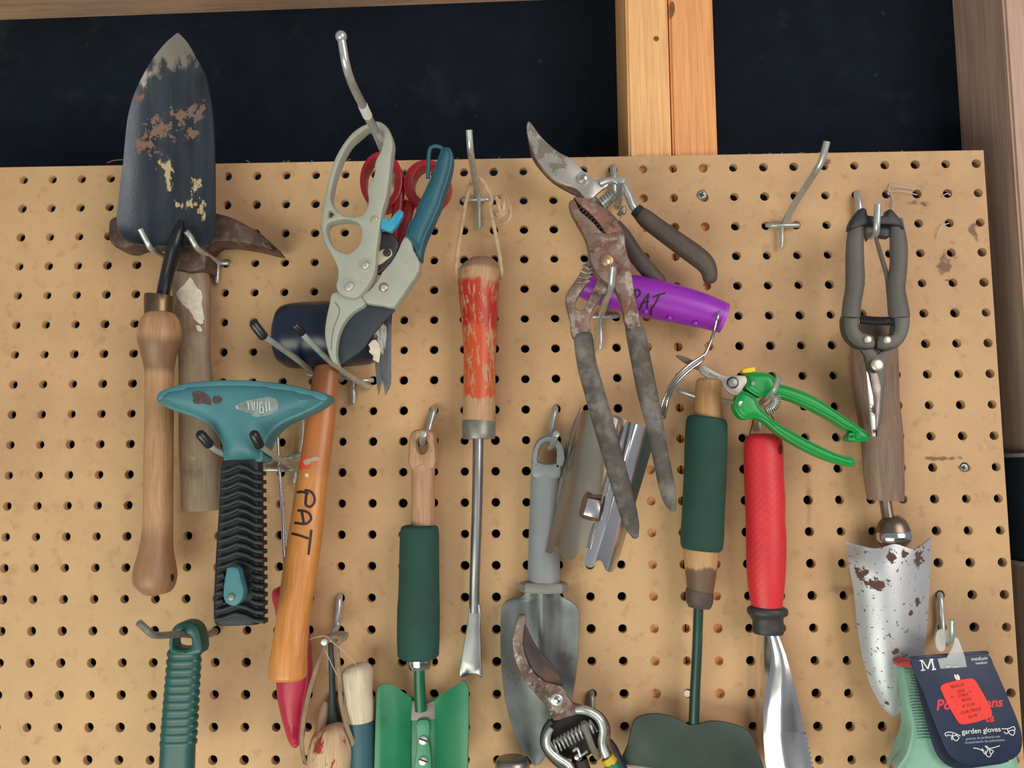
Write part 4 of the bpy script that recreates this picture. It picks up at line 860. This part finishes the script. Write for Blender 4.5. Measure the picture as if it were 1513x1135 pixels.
plate('shading_plate', K9((335, 850), (420, 830), (520, 800), (610, 850), (640, 930), (620, 1010), (560, 1060), (470, 1090), (390, 1060), (335, 980), (320, 910)), HD - .014, .003, M('shading_black', (44, 38, 38), .5, .4, var=.2), t, bev=.0006, sm=2)  # dark plate added for the blackish shading between the tangs
tube('yellow_ring', [(897, 1119, HD - .002, 10), (903, 1128, HD - .002, 11)], 10, M('yellow_ring', (206, 176, 30), .45), t, sm=1, seg=18)
tube('green_grip', [(902, 1127, HD - .002, 11), (915, 1150, HD - .002, 12)], 11, M('grip_green', (22, 110, 66), .45), t, sm=1, seg=18)
tube('navy_grip', [(893, 1090, HD - .014, 6), (902, 1104, HD - .014, 9), (910, 1122, HD - .014, 10), (920, 1145, HD - .014, 11)], 10, M('navy_grip', (28, 34, 52), .45), t, seg=16)
tube('latch', [(847, 1110, HD - .002), (853, 1106, HD - .001), (858, 1116, HD - .001), (868, 1110, HD - .001)], 2, steel, t, seg=8); rivet('latch_pin', 854, 1118, HD - .003, 6, .003, chrome, t)
tube('lower_grip', [(856, 1122, HD - .012, 12), (862, 1150, HD - .012, 15)], 12, M('brown_grip', (50, 38, 38), .6), t, sm=1, seg=14)
t = thing('tool_handle', 'round silver metal cap at the bottom edge below the grey trowel', 'handle', 757, 1128, .02)
tube('cap', [(757, 1119, .03, 15), (757, 1121, .03, 22), (757, 1125, .03, 24.5), (757, 1133, .03, 25.5), (757, 1160, .03, 26)], 25, M('brushed_cap', (150, 150, 146), .35, .9), t, seg=28)

# ---------------------------------------------------------------- foam-gripped hoe
t = thing('hoe', 'dark green wide-bladed hand hoe with long green foam grip on wood', 'hoe', 1040, 620, .022)
hw = wood('tan_hoe_handle', (196, 152, 106), (166, 122, 82), 0.55, extra=(dict(col=(92, 72, 62), scale=60, st=(2, .3, 1), thr=.72, w=.14, k=1.2, amt=.9, band=(.146, .2, .008), coord='UV'),))
tube('wooden_handle', [(1047, 560, .024, 15), (1047, 563, .024, 18), (1047, 570, .024, 18.8), (1046, 590, .024, 18.8), (1046, 615, .024, 20.5), (1042, 700, .023, 22), (1037, 800, .022, 25), (1035.5, 820, .022, 25.5), (1035.5, 850, .022, 22), (1034.5, 876, .022, 19)], 19, hw, t, seg=26)
tube('foam_grip', [(1045, 617, .023, 26), (1044.7, 619.5, .023, 28.5), (1044, 626, .023, 30), (1042, 696, .023, 31), (1039, 760, .023, 31), (1037, 801, .022, 31.3), (1036.3, 809, .022, 30), (1036, 813, .022, 27)], 30, foam, t, seg=32)
tube('socket', [(1034, 872, .022, 19.5), (1033.5, 876, .022, 20.5), (1033.5, 890, .022, 19.5), (1033, 898, .022, 16)], 19, M('rusted_socket', (98, 84, 78), .7, .3, var=.2, vs=100), t, seg=24)
dg = M('dark_green_shaft', (22, 62, 54), .35, var=.1)
tube('shaft', [(1032, 896, .022, 7.3), (1030, 960, .021, 7.5), (1027, 1020, .02, 7.6), (1025, 1072, .019, 7.6), (1024, 1085, .019, 6)], 7.4, dg, t, seg=18)
dgb = M('dark_green_enamel', (42, 60, 52), .48, var=.12, vs=20, layers=(dict(col=(66, 82, 74), scale=200, thr=.72, w=.04, amt=.5),))
plate('blade', [(918.5, 1122), (927.5, 1101), (935, 1071), (940, 1062), (948, 1058), (967.5, 1055), (988, 1058), (1008, 1066), (1018, 1071.5), (1033, 1070), (1051, 1066), (1076, 1068.5), (1096, 1075), (1108, 1083.5), (1118.5, 1106), (1130, 1140), (1128, 1152), (1040, 1148), (975, 1137), (919, 1129)], .024, .0025, dgb, t, bev=.0005, sm=3)
tube('sharp_edge', [(919, 1130, .0235), (975, 1137.5, .0235), (1040, 1149, .0235)], 1.5, dullsteel, t, seg=8)

# ---------------------------------------------------------------- red-handled knife
t = thing('garden_knife', 'serrated shiny garden knife with textured red handle', 'knife', 1130, 645, .022)
rk = M('red_rubber_handle', (214, 46, 56), .45, var=.06, vs=40)
nt = rk.node_tree; b_ = nt.nodes['Principled BSDF']
tcx = nt.nodes.new('ShaderNodeTexCoord'); mpx = nt.nodes.new('ShaderNodeMapping'); ck = nt.nodes.new('ShaderNodeTexVoronoi'); bpx = nt.nodes.new('ShaderNodeBump')
mpx.inputs['Rotation'].default_value = (0, 0, .785); ck.inputs['Scale'].default_value = 240; ck.inputs['Randomness'].default_value = 0
nt.links.new(tcx.outputs['UV'], mpx.inputs[0]); nt.links.new(mpx.outputs[0], ck.inputs['Vector']); nt.links.new(ck.outputs['Distance'], bpx.inputs['Height'])
bpx.inputs['Strength'].default_value = .2; bpx.inputs['Distance'].default_value = .0008; bpx.invert = True; nt.links.new(bpx.outputs[0], b_.inputs['Normal'])
kh = tube('handle', [(1128, 641, .023, 16), (1128, 643, .023, 21), (1128, 648, .023, 26), (1128, 657, .023, 28), (1128.5, 700, .023, 28.5), (1130.5, 740, .023, 29), (1131, 770, .023, 28.4), (1132, 795, .023, 29), (1132, 850, .023, 27.7), (1132.5, 878, .023, 25), (1133.5, 900, .023, 22)], 28, rk, t, seg=30, flat=.85)
blot('lanyard_hole', kh, [(1150, 661), (1154, 657), (1155, 668), (1153, 672), (1150, 668)], M('dark_red_hole', (100, 14, 22), .6), t, rings=2)
tube('guard', [(1134, 896, .023, 24), (1134, 899, .023, 29), (1134, 903, .023, 30), (1134, 908, .023, 29), (1134, 911, .023, 25), (1134.5, 916, .023, 22.5), (1135, 934, .023, 23), (1135, 937, .023, 21)], 25, M('black_guard', (52, 52, 56), .5), t, seg=28, flat=.75, sm=2)
kb = M('knife_mirror', (222, 222, 224), .17, 1.0, var=.05, vs=8, layers=(dict(col=(110, 70, 60), scale=200, thr=.76, w=.03, metal=.3, rough=.7, amt=.6),))
rows = []
ys = [934, 950, 968, 990, 1016, 1051, 1080] + [1084 + 3.6 * k for k in range(19)]
def li(y, tab):
    for (a, x), (b, x2) in zip(tab, tab[1:]):
        if a <= y <= b: return x + (x2 - x) * (y - a) / (b - a)
    return tab[-1][1]
LT = [(930, 1132), (938, 1133), (968, 1137), (990, 1137), (1016, 1131), (1051, 1128), (1088, 1128), (1126, 1131), (1160, 1135)]
RT = [(930, 1147), (938, 1148.6), (960, 1158.7), (995, 1168.7), (1026, 1177.5), (1056, 1183.8), (1081, 1189), (1110, 1196), (1160, 1207)]
for i, y in enumerate(ys):
    l, r = li(y, LT), li(y, RT)
    tooth = 0 if i <= 6 else (2.2 if i % 2 else -2.0)
    w = (r - l); rows.append([(l + w * k / 8 + (tooth if k == 8 else 0), y, .022 + .0048 * (w / 60) * (1 - (2 * k / 8 - 1) ** 2) + (.003 * k / 8) + .0022 * math.sin((y - 930) / 38) * (k / 8)) for k in range(9)])
patch('blade', rows, kb, t, th=.0016, nu=2, nv=1)
for q in ([(1107, 644, .02), (1111, 630, .018), (1114, 618, .012), (1120, 606, .01)], [(1134, 606, .01), (1142, 618, .014), (1147, 630, .02), (1152, 640, .024), (1154, 655, .03)]): line3('lanyard', q, .8, hole_dark, t)
patch('blade_flank', [[(1120, 938, .012), (1127, 937, .018), (1134, 936, .022)], [(1118, 975, .010), (1127, 975, .017), (1137, 975, .022)], [(1117, 1010, .010), (1124, 1010, .016), (1133, 1010, .022)], [(1117, 1060, .010), (1122, 1060, .015), (1128, 1060, .021)], [(1120, 1092, .012), (1124, 1094, .016), (1128, 1097, .020)]], kb, t, th=.0014)

# ---------------------------------------------------------------- bright green snips
KA = crop(960, 480, 4.45)
t = thing('snips', 'bright green plastic-handled snips with short steel blade', 'snips', 1084, 565, .045)
HG = .052
bg = M('bright_green_plastic', (14, 152, 72), .36, var=.06, vs=40)
plate('tip_blade', KA((175, 200), (220, 204), (300, 240), (350, 270), (330, 300), (280, 272), (230, 246), (190, 217)), HG - .012, .003, M('stained_tip', (112, 96, 86), .5, .4), t, bev=.0006, sm=2)
sb = plate('blade', KA((322, 292), (332, 258), (400, 288), (470, 325), (520, 335), (628, 335), (642, 375), (622, 405), (575, 465), (530, 452), (482, 400), (465, 360), (385, 348)), HG + .001, .003, M('snip_steel', (156, 152, 146), .4, .6), t, bev=.0006, sm=2)
text('blade_mark', 'Bonsai', 1054.5, 554.5, HG + .0014, 5.2, M('etched_grey', (112, 112, 112), .5), t, rot=-24, off=.01)
pw_ = rivet('pivot_seat', 1082.5, 565.5, HG + .001, 9, .0008, blacktip, t); rivet('pivot_bolt', 1082.5, 565.5, HG + .0018, 7.2, .0022, dullsteel, pw_)
up = KA((612, 330), (690, 312), (785, 318), (822, 345), (838, 385), (870, 392), (960, 418), (1080, 468), (1200, 543), (1310, 620), (1400, 680), (1448, 725), (1442, 760), (1408, 768), (1310, 762), (1302, 738), (1335, 702), (1300, 690), (1200, 625), (1080, 560), (960, 505), (870, 475), (820, 455), (780, 450), (740, 475), (700, 466), (640, 425), (632, 400), (645, 370), (630, 340))
plate('upper_handle', up, HG - .004, .012, bg, t, bev=.0014, dome=.0022, domr=.0045, grid=.0011, holes=[KA((1318, 722), (1332, 722), (1332, 736), (1318, 736))], sm=2)
lo_ = KA((600, 430), (690, 468), (712, 500), (725, 535), (765, 580), (830, 635), (920, 690), (1030, 750), (1150, 810), (1270, 860), (1340, 875), (1358, 900), (1345, 930), (1290, 925), (1170, 890), (1050, 835), (930, 770), (830, 700), (765, 645), (700, 612), (640, 622), (605, 615), (562, 560), (560, 505), (585, 450))
plate('lower_handle', lo_, HG - .002, .012, bg, t, bev=.0014, dome=.0022, domr=.0045, grid=.0011, sm=2)
rivet('pin', 1113, 566.5, HG - .002, 3.4, .0008, M('pin_grey', (150, 156, 146), .5), t)
plate('catch', KA((608, 296), (630, 284), (695, 274), (699, 306), (650, 316), (612, 320)), HG - .003, .006, M('yellow_catch', (226, 204, 30), .45), t, bev=.001, sm=1)
spring('spring', [(1131, 607, HG - .008), (1140, 603, HG - .008), (1146, 595, HG - .008), (1147, 584, HG - .008)], 7, 11, 1.0, steel, t)

# ---------------------------------------------------------------- old white-bladed trowel and grey snips
t = thing('trowel', 'old trowel with pitted silvery blade and weathered wooden handle under the snips', 'trowel', 1305, 740, .02)
ow2 = wood('weathered_handle', (136, 112, 96), (106, 86, 74), 0.7, .6, extra=(dict(col=(168, 146, 128), scale=50, st=(2, .4, 1), thr=.62, w=.08, amt=.5),))
tube('handle', [(1290, 478, .02, 16), (1290, 482, .02, 24), (1291, 492, .02, 31), (1292, 530, .02, 34), (1296, 590, .02, 32), (1303, 645, .02, 30.5), (1305.5, 695, .02, 29.5), (1308.5, 736, .02, 26.5), (1308.5, 740, .02, 25)], 30, ow2, t, flat=.68, seg=28)
tube('shank', [(1308, 737, .02, 8.5), (1310, 752, .02, 8.5), (1314, 776, .021, 8.8)], 8.6, M('shank_steel', (128, 118, 108), .35, .8), t, seg=18)
tube('bolster', [(1315, 764, .022, 12), (1316.5, 770, .022, 19), (1319, 781, .022, 24), (1321, 794, .022, 25.5), (1322, 802, .022, 23), (1323, 808, .022, 17)], 22, M('bolster_steel', (126, 112, 100), .3, .85, var=.2), t, seg=26, flat=.8)
tube('bright_ring', [(1320.5, 786, .023, 24.5), (1320.8, 789, .023, 26.3), (1321.6, 796, .023, 26.3), (1322, 799, .023, 24.5)], 25, chrome, t, seg=26, flat=.8, sm=1)
HT = .03
wb = M('pitted_silver_blade', (188, 192, 198), .42, .45, var=.1, vs=16, layers=(
    dict(col=(122, 100, 92), scale=30, thr=.5, w=.3, k=1.6, metal=.1, rough=.7, amt=.7, spots=[sp(1262, 815, HT, 34, 30)]),
    dict(col=(92, 68, 58), scale=170, thr=.4, w=.04, k=3.4, rg=.7, metal=.0, rough=.9, spots=[sp(1292, 862, HT, 26, 13), sp(1275, 850, HT, 12, 16), sp(1312, 822, HT, 10, 14), sp(1335, 820, HT, 10, 14), sp(1360, 822, HT, 13, 20), sp(1357, 888, HT, 9, 8), sp(1346, 905, HT, 6, 8), sp(1321, 960, HT, 6, 9), sp(1316, 1042, HT, 6, 6)]),
    dict(col=(80, 60, 52), scale=330, thr=.645, w=.03, metal=.0, rough=.9, amt=.9), dict(col=(104, 84, 74), scale=110, thr=.72, w=.03, metal=0, rough=.9, amt=.7)))
top = [(1249.5, 800), (1274, 807), (1296, 810.5), (1322, 804), (1351, 812), (1364, 805), (1375.5, 795)]
bow = [0, .45, .8, 1, .85, .5, 0]
rows = [[(u, v, .02 + .012 * b) for (u, v), b in zip(top, bow)]]
for y, l, r, h, bw in ((835, 1254.5, 1375, .021, .014), (875, 1261.5, 1373, .021, .014), (935, 1267.5, 1369, .021, .013), (974, 1275, 1364, .021, .011), (1015, 1287, 1352, .021, .008), (1042, 1302, 1340, .021, .004), (1053, 1311, 1330, .021, .002), (1058, 1319, 1322, .021, 0)):
    rows.append(row(y, l, r, h, bw, 7))
patch('blade', rows, wb, t, th=.0018, nu=4, nv=3)

KC = crop(1200, 270, 5.405); KD = crop(1200, 440, 3.34)
t = thing('snips', 'grey-gripped needle-nose snips hung handles up at the right', 'snips', 1296, 345, .045)
gg = M('grey_brown_grip', (96, 92, 90), .6, var=.08, vs=30); gm = M('gunmetal_body', (82, 84, 80), .45, .5, var=.08, vs=30); blu = M('blue_black_plastic', (34, 36, 46), .45)
HS = .05
tube('grip', [(1268, 324, HS, 9), (1266, 334, HS, 10.5), (1264, 348, HS, 12), (1263, 364, HS, 12.7), (1263, 390, HS, 13.4), (1263.5, 410, HS, 13.8), (1262, 430, HS, 13.2), (1259, 447, HS, 13.2), (1257.5, 464, HS, 13.5), (1257, 470, HS, 13)], 12, gg, t, seg=22, flat=.85)
tube('grip', [(1324, 324, HS, 9), (1325, 334, HS, 10), (1326.5, 348, HS, 11.5), (1327.7, 364, HS, 12.7), (1327.7, 390, HS, 12.5), (1325.5, 410, HS, 12.8), (1324, 428, HS, 13), (1326, 447, HS, 14.3), (1329, 464, HS, 14.6), (1329.5, 470, HS, 14)], 12, gg, t, seg=22, flat=.85)
plate('locking_bar', KC((300, 372), (325, 282), (360, 235), (385, 205), (415, 197), (440, 215), (449, 256), (595, 256), (604, 216), (635, 207), (665, 235), (708, 290), (735, 375), (690, 345), (560, 332), (430, 334)), HS + .006, .008, blu, t, bev=.0016, sm=2)
plate('lock_catch', KC((520, 345), (630, 345), (622, 432), (535, 425)), HS, .008, blu, t, bev=.001, sm=1)
plate('lock_flap', KC((425, 345), (500, 350), (495, 395), (440, 465), (428, 420)), HS - .002, .004, gg, t, bev=.0008, sm=1)
tube('strap', [(1292.5, 345, HS, 2.6), (1296, 358, HS, 3.2), (1303, 382, HS - .002, 3.6), (1310, 406, HS - .002, 3.6), (1312.5, 430, HS - .002, 3.2), (1314.5, 466, HS - .002, 2.6)], 3, M('strap_grey', (88, 78, 72), .6), t, seg=10, flat=.6)
plate('left_arm', KD((163, 80), (155, 130), (170, 190), (200, 225), (235, 246), (310, 248), (306, 188), (255, 172), (236, 155), (232, 120), (240, 78)), HS + .003, .009, gm, t, bev=.0016, sm=2)
plate('right_arm', KD((408, 78), (408, 140), (395, 182), (330, 188), (324, 250), (412, 250), (455, 215), (480, 160), (486, 110), (478, 78)), HS + .004, .009, gm, t, bev=.0016, sm=2)
spring('spring', [(1271, 472, HS - .001), (1296, 474.5, HS - .001), (1322, 474, HS - .001)], 5.6, 15, 1.3, blu, t)
plate('rear_blade', KD((236, 248), (306, 246), (322, 282), (345, 262), (380, 252), (365, 330), (352, 470), (345, 590), (322, 684), (312, 600), (280, 390), (270, 330), (262, 290)), HS, .003, gm, t, bev=.0006, sm=1)
plate('ground_face', KD((285, 370), (322, 372), (340, 440), (334, 560), (318, 655), (308, 540)), HS + .0006, .0012, M('ground_steel', (128, 120, 114), .35, .7, var=.2, vs=100), t, bev=.0002, sm=1)
plate('front_edge', KD((268, 362), (276, 372), (300, 480), (312, 600), (314, 686), (297, 684), (285, 560)), HS + .0014, .0016, M('bright_edge', (206, 206, 204), .35, .6, layers=(dict(col=(90, 66, 58), scale=150, thr=.6, w=.05, metal=.1, rough=.8),)), t, bev=.0002, sm=1)
ivr = M('ivory_rivet', (206, 198, 180), .35, .6)
for a, b, r in ((272, 207, 6), (367, 210, 6), (320, 332, 9.6)):
    (u, v), = KD((a, b)); rivet('rivet', u, v, HS + .003, r, .0022, ivr, t)

# ---------------------------------------------------------------- gloves with header card
KE = crop(1310, 860, 4.128)
t = thing('garden_gloves', 'pair of mint and coral garden gloves with navy header card', 'gloves', 1400, 945, .045)
mint = M('mint_knit', (140, 186, 168), .85, var=.06, vs=60, bump=.3, bs=900)
coral = M('coral_trim', (206, 84, 84), .8, var=.1, vs=60)
g1 = plate('glove', KE((88, 515), (155, 515), (195, 620), (262, 850), (420, 900), (760, 980), (805, 1100), (812, 1160), (60, 1160), (120, 1050), (150, 920), (148, 860), (118, 750), (104, 600)), .040, .010, mint, t, bev=.002, dome=.004, domr=.012)
plate('glove', KE((105, 620), (120, 760), (150, 850), (165, 900), (120, 1000), (90, 1090), (70, 1160), (40, 1160), (70, 1060), (130, 880), (110, 760), (96, 650)), .030, .012, mint, t, bev=.002)
plate('coral_palm', KE((118, 1035), (133, 1060), (136, 1160), (40, 1160), (80, 1090)), .036, .008, coral, t, bev=.002)
plate('cuff_trim', KE((78, 500), (100, 482), (152, 482), (160, 525), (120, 520), (88, 522)), .046, .012, coral, t, bev=.002, sm=2)
rb = [KE((100 + .215 * k * 18, 540 + k * 18), (160 + .27 * k * 18, 538 + k * 18)) for k in range(24)]
rbm = M('mint_rib', (136, 181, 163), .85)
for q in rb:
    tg_ = bvh(g1); a = cast(tg_, *q[0], .0002)
    line3('cuff_rib', [(q[0][0], q[0][1], .0425), ((q[0][0] + q[1][0]) / 2, (q[0][1] + q[1][1]) / 2, .0445), (q[1][0], q[1][1], .0440)], .9, rbm, t)
navyc = M('navy_card', (30, 44, 74), .5, var=.05)
HC = .056
backc = plate('card_back', KE((152, 470), (300, 470), (420, 900), (740, 1080), (745, 1096), (620, 1122), (440, 1140), (380, 1125), (330, 1085), (295, 1030), (250, 880), (165, 545)), HC - .007, .0006, M('navy_card_back', (24, 36, 62), .55), t, bev=.0001, sm=2)
card = plate('card', KE((148, 466), (380, 449), (612, 431), (655, 510), (700, 610), (760, 750), (805, 860), (828, 955), (816, 1035), (772, 1080), (700, 1099), (560, 1113), (475, 1112), (425, 1090), (375, 1045), (335, 960), (290, 850), (220, 660)), HC, .0006, navyc, t, bev=.0001, sm=2)
tube('card_fold', [(1346, 972.6, HC - .003), (1402, 968, HC - .003), (1458, 964, HC - .003)], 2.0, navyc, t, flat=3.2, seg=12, sm=1)
def ktext(name, s, a, b, size, mat, rot=4.2, h=HC + .0001, **kw):
    (u, v), = KE((a, b)); return text(name, s, u, v, h, size, mat, t, rot=rot, shear=-.0, **kw)
strokes('print', card, [KE((200, 480), (222, 478)), KE((212, 480), (222, 536)), KE((208, 539), (234, 537)), KE((218, 480), (250, 530))], 1.6, white, t, lift=.0002, sm=1)
strokes('print', card, [KE((250, 530), (268, 476)), KE((262, 475), (284, 473)), KE((274, 474), (288, 532)), KE((276, 534), (300, 531))], 2.4, white, t, lift=.0002, sm=1)
ktext('print', 'medium', 566, 468, 7.4, white); ktext('print', 'medium', 578, 494, 5.4, white)
redp = M('red_print', (214, 58, 72), .6)
ktext('print', 'Po', 345, 752, 21, redp, off=.03, italic=.25); ktext('print', 'ans', 652, 738, 19, redp, off=.03, italic=.25); ktext('print', 'ta', 625, 830, 17, redp, off=.03, italic=.25)
ktext('print', 'garden gloves', 577, 907, 10.4, white, off=.004)
palep = M('pale_print', (170, 178, 190), .6)
ktext('print', 'guantes de jardinería con', 588, 950, 5.0, palep); ktext('print', 'revestimiento de poliuretano', 598, 972, 5.0, palep)
sw = []
def sl(*p): return KE(*p)
sw += [sl((450, 940), (420, 925), (380, 915), (355, 925), (365, 940), (380, 930)), sl((400, 925), (405, 955), (425, 968), (440, 950), (420, 935), (395, 950), (400, 965)), sl((372, 930), (400, 940), (430, 930))]
sw += [sl((700, 895), (740, 895), (775, 882), (782, 900), (765, 905)), sl((735, 895), (745, 920), (770, 935), (780, 910), (755, 905), (730, 925), (715, 915))]
sw += [sl((528, 1012), (560, 1018), (590, 1030), (580, 1015), (600, 1050), (615, 1020), (600, 1000), (620, 1010), (635, 1050), (650, 1030), (620, 1020), (660, 1008), (690, 998)), sl((600, 1030), (610, 1060), (628, 1066), (640, 1045))]
for q in sw: strokes('swirl', card, [q], 1.1, white, t, lift=.0002)
for q in (((428, 600), (415, 580), (412, 564), (422, 568), (432, 600)), ((438, 602), (428, 575), (430, 562), (442, 572), (448, 600))): plate('print', KE(*q), HC + .0003, .0002, white, t, bev=0, sm=2)
stk = plate('price_sticker', KE((328, 650), (335, 632), (360, 618), (505, 588), (530, 592), (548, 612), (640, 785), (640, 815), (620, 832), (480, 868), (450, 866), (432, 848)), HC + .0006, .0004, M('red_price_sticker', (240, 62, 54), .55, var=.04), t, bev=0, sm=2)
dk = M('sticker_ink', (140, 34, 32), .6)
def stext(s, a, b, size, rot=12): 
    (u, v), = KE((a, b)); o = text('print', s, u, v, HC + .0008, size, dk, t, rot=rot); return o
for s, a, b, z in (('BEALLS', 432, 634, 6.4), ('2825', 456, 666, 6.2), ('57854', 468, 692, 6.2), ('00552', 488, 718, 6.2), ('EF 25.00', 500, 752, 5.4), ('OUR PRICE', 514, 788, 6.2), ('$6.99', 526, 820, 6)): stext(s, a, b, z)
stext('H', 400, 703, 5); stext('H', 510, 670, 5)
clr = M('clear_plastic', (226, 232, 234), .2, var=.02, alpha=.38)
plate('plastic_hanger', KE((300, 345), (310, 305), (335, 287), (365, 292), (385, 318), (372, 345), (362, 372), (360, 405), (340, 428), (316, 418), (303, 385)), HC - .002, .0012, clr, t, bev=.0003, sm=2)
plate('plastic_hanger', KE((418, 335), (440, 350), (478, 455), (490, 520), (330, 530), (312, 470), (368, 462), (398, 410), (412, 370)), HC + .0012, .0008, clr, t, bev=.0002, sm=1)
for q in (((360, 514), (382, 516)), ((405, 520), (430, 516))): line3('staple', [(a, b, HC + .002) for a, b in KE(*q)], .8, white, t)

# loose fibres and cobweb on the board
web = M('cobweb', (214, 208, 200), .9)
def fibres(name, label, lines, r, mat):
    g = join_geo([tube_geo(l, r, sm=4, seg=5) for l in lines]); o = mk(name, g[0], g[1], mat, None, g[2]); return tag(o, label, 'cobweb', kind='stuff')
fibres('cobweb', 'wisps of cobweb around two holes near the upper right corner', [[(1310, 284, .001), (1330, 282, .004), (1355, 288, .001)], [(1312, 276, .001), (1318, 274, .004), (1350, 280, .001)], [(1313, 288, .003), (1314, 278, .003), (1316, 270, .001)], [(1318, 290, .001), (1321, 300, .003), (1318, 312, .001)], [(1384, 352, .001), (1392, 334, .004), (1402, 330, .001)], [(1392, 290, .001), (1399, 286, .004), (1404, 288, .001)], [(1311, 286, .003), (1318, 287, .003), (1312, 280, .003)]], .7, web)
fl = []
for k in range(60):
    u = random.choice([random.uniform(1100, 1300), random.uniform(0, 1440)]); v = 247 - u * .0148 ; dx = random.uniform(-7, 7)
    fl.append([(u, v, -.002), (u + dx * .5, v - random.uniform(1, 4), -.001), (u + dx, v - random.uniform(0, 5), 0)])
fl.append([(158, 241, -.001), (168, 237, .004), (182, 236, .006)])
g = join_geo([tube_geo(l, .45, sm=3, seg=4) for l in fl]); o = mk('frayed_fibre', g[0], g[1], fib, None, g[2]); tag(o, 'tiny frayed fibres along the sawn top edge of the board', 'fibres', kind='stuff')
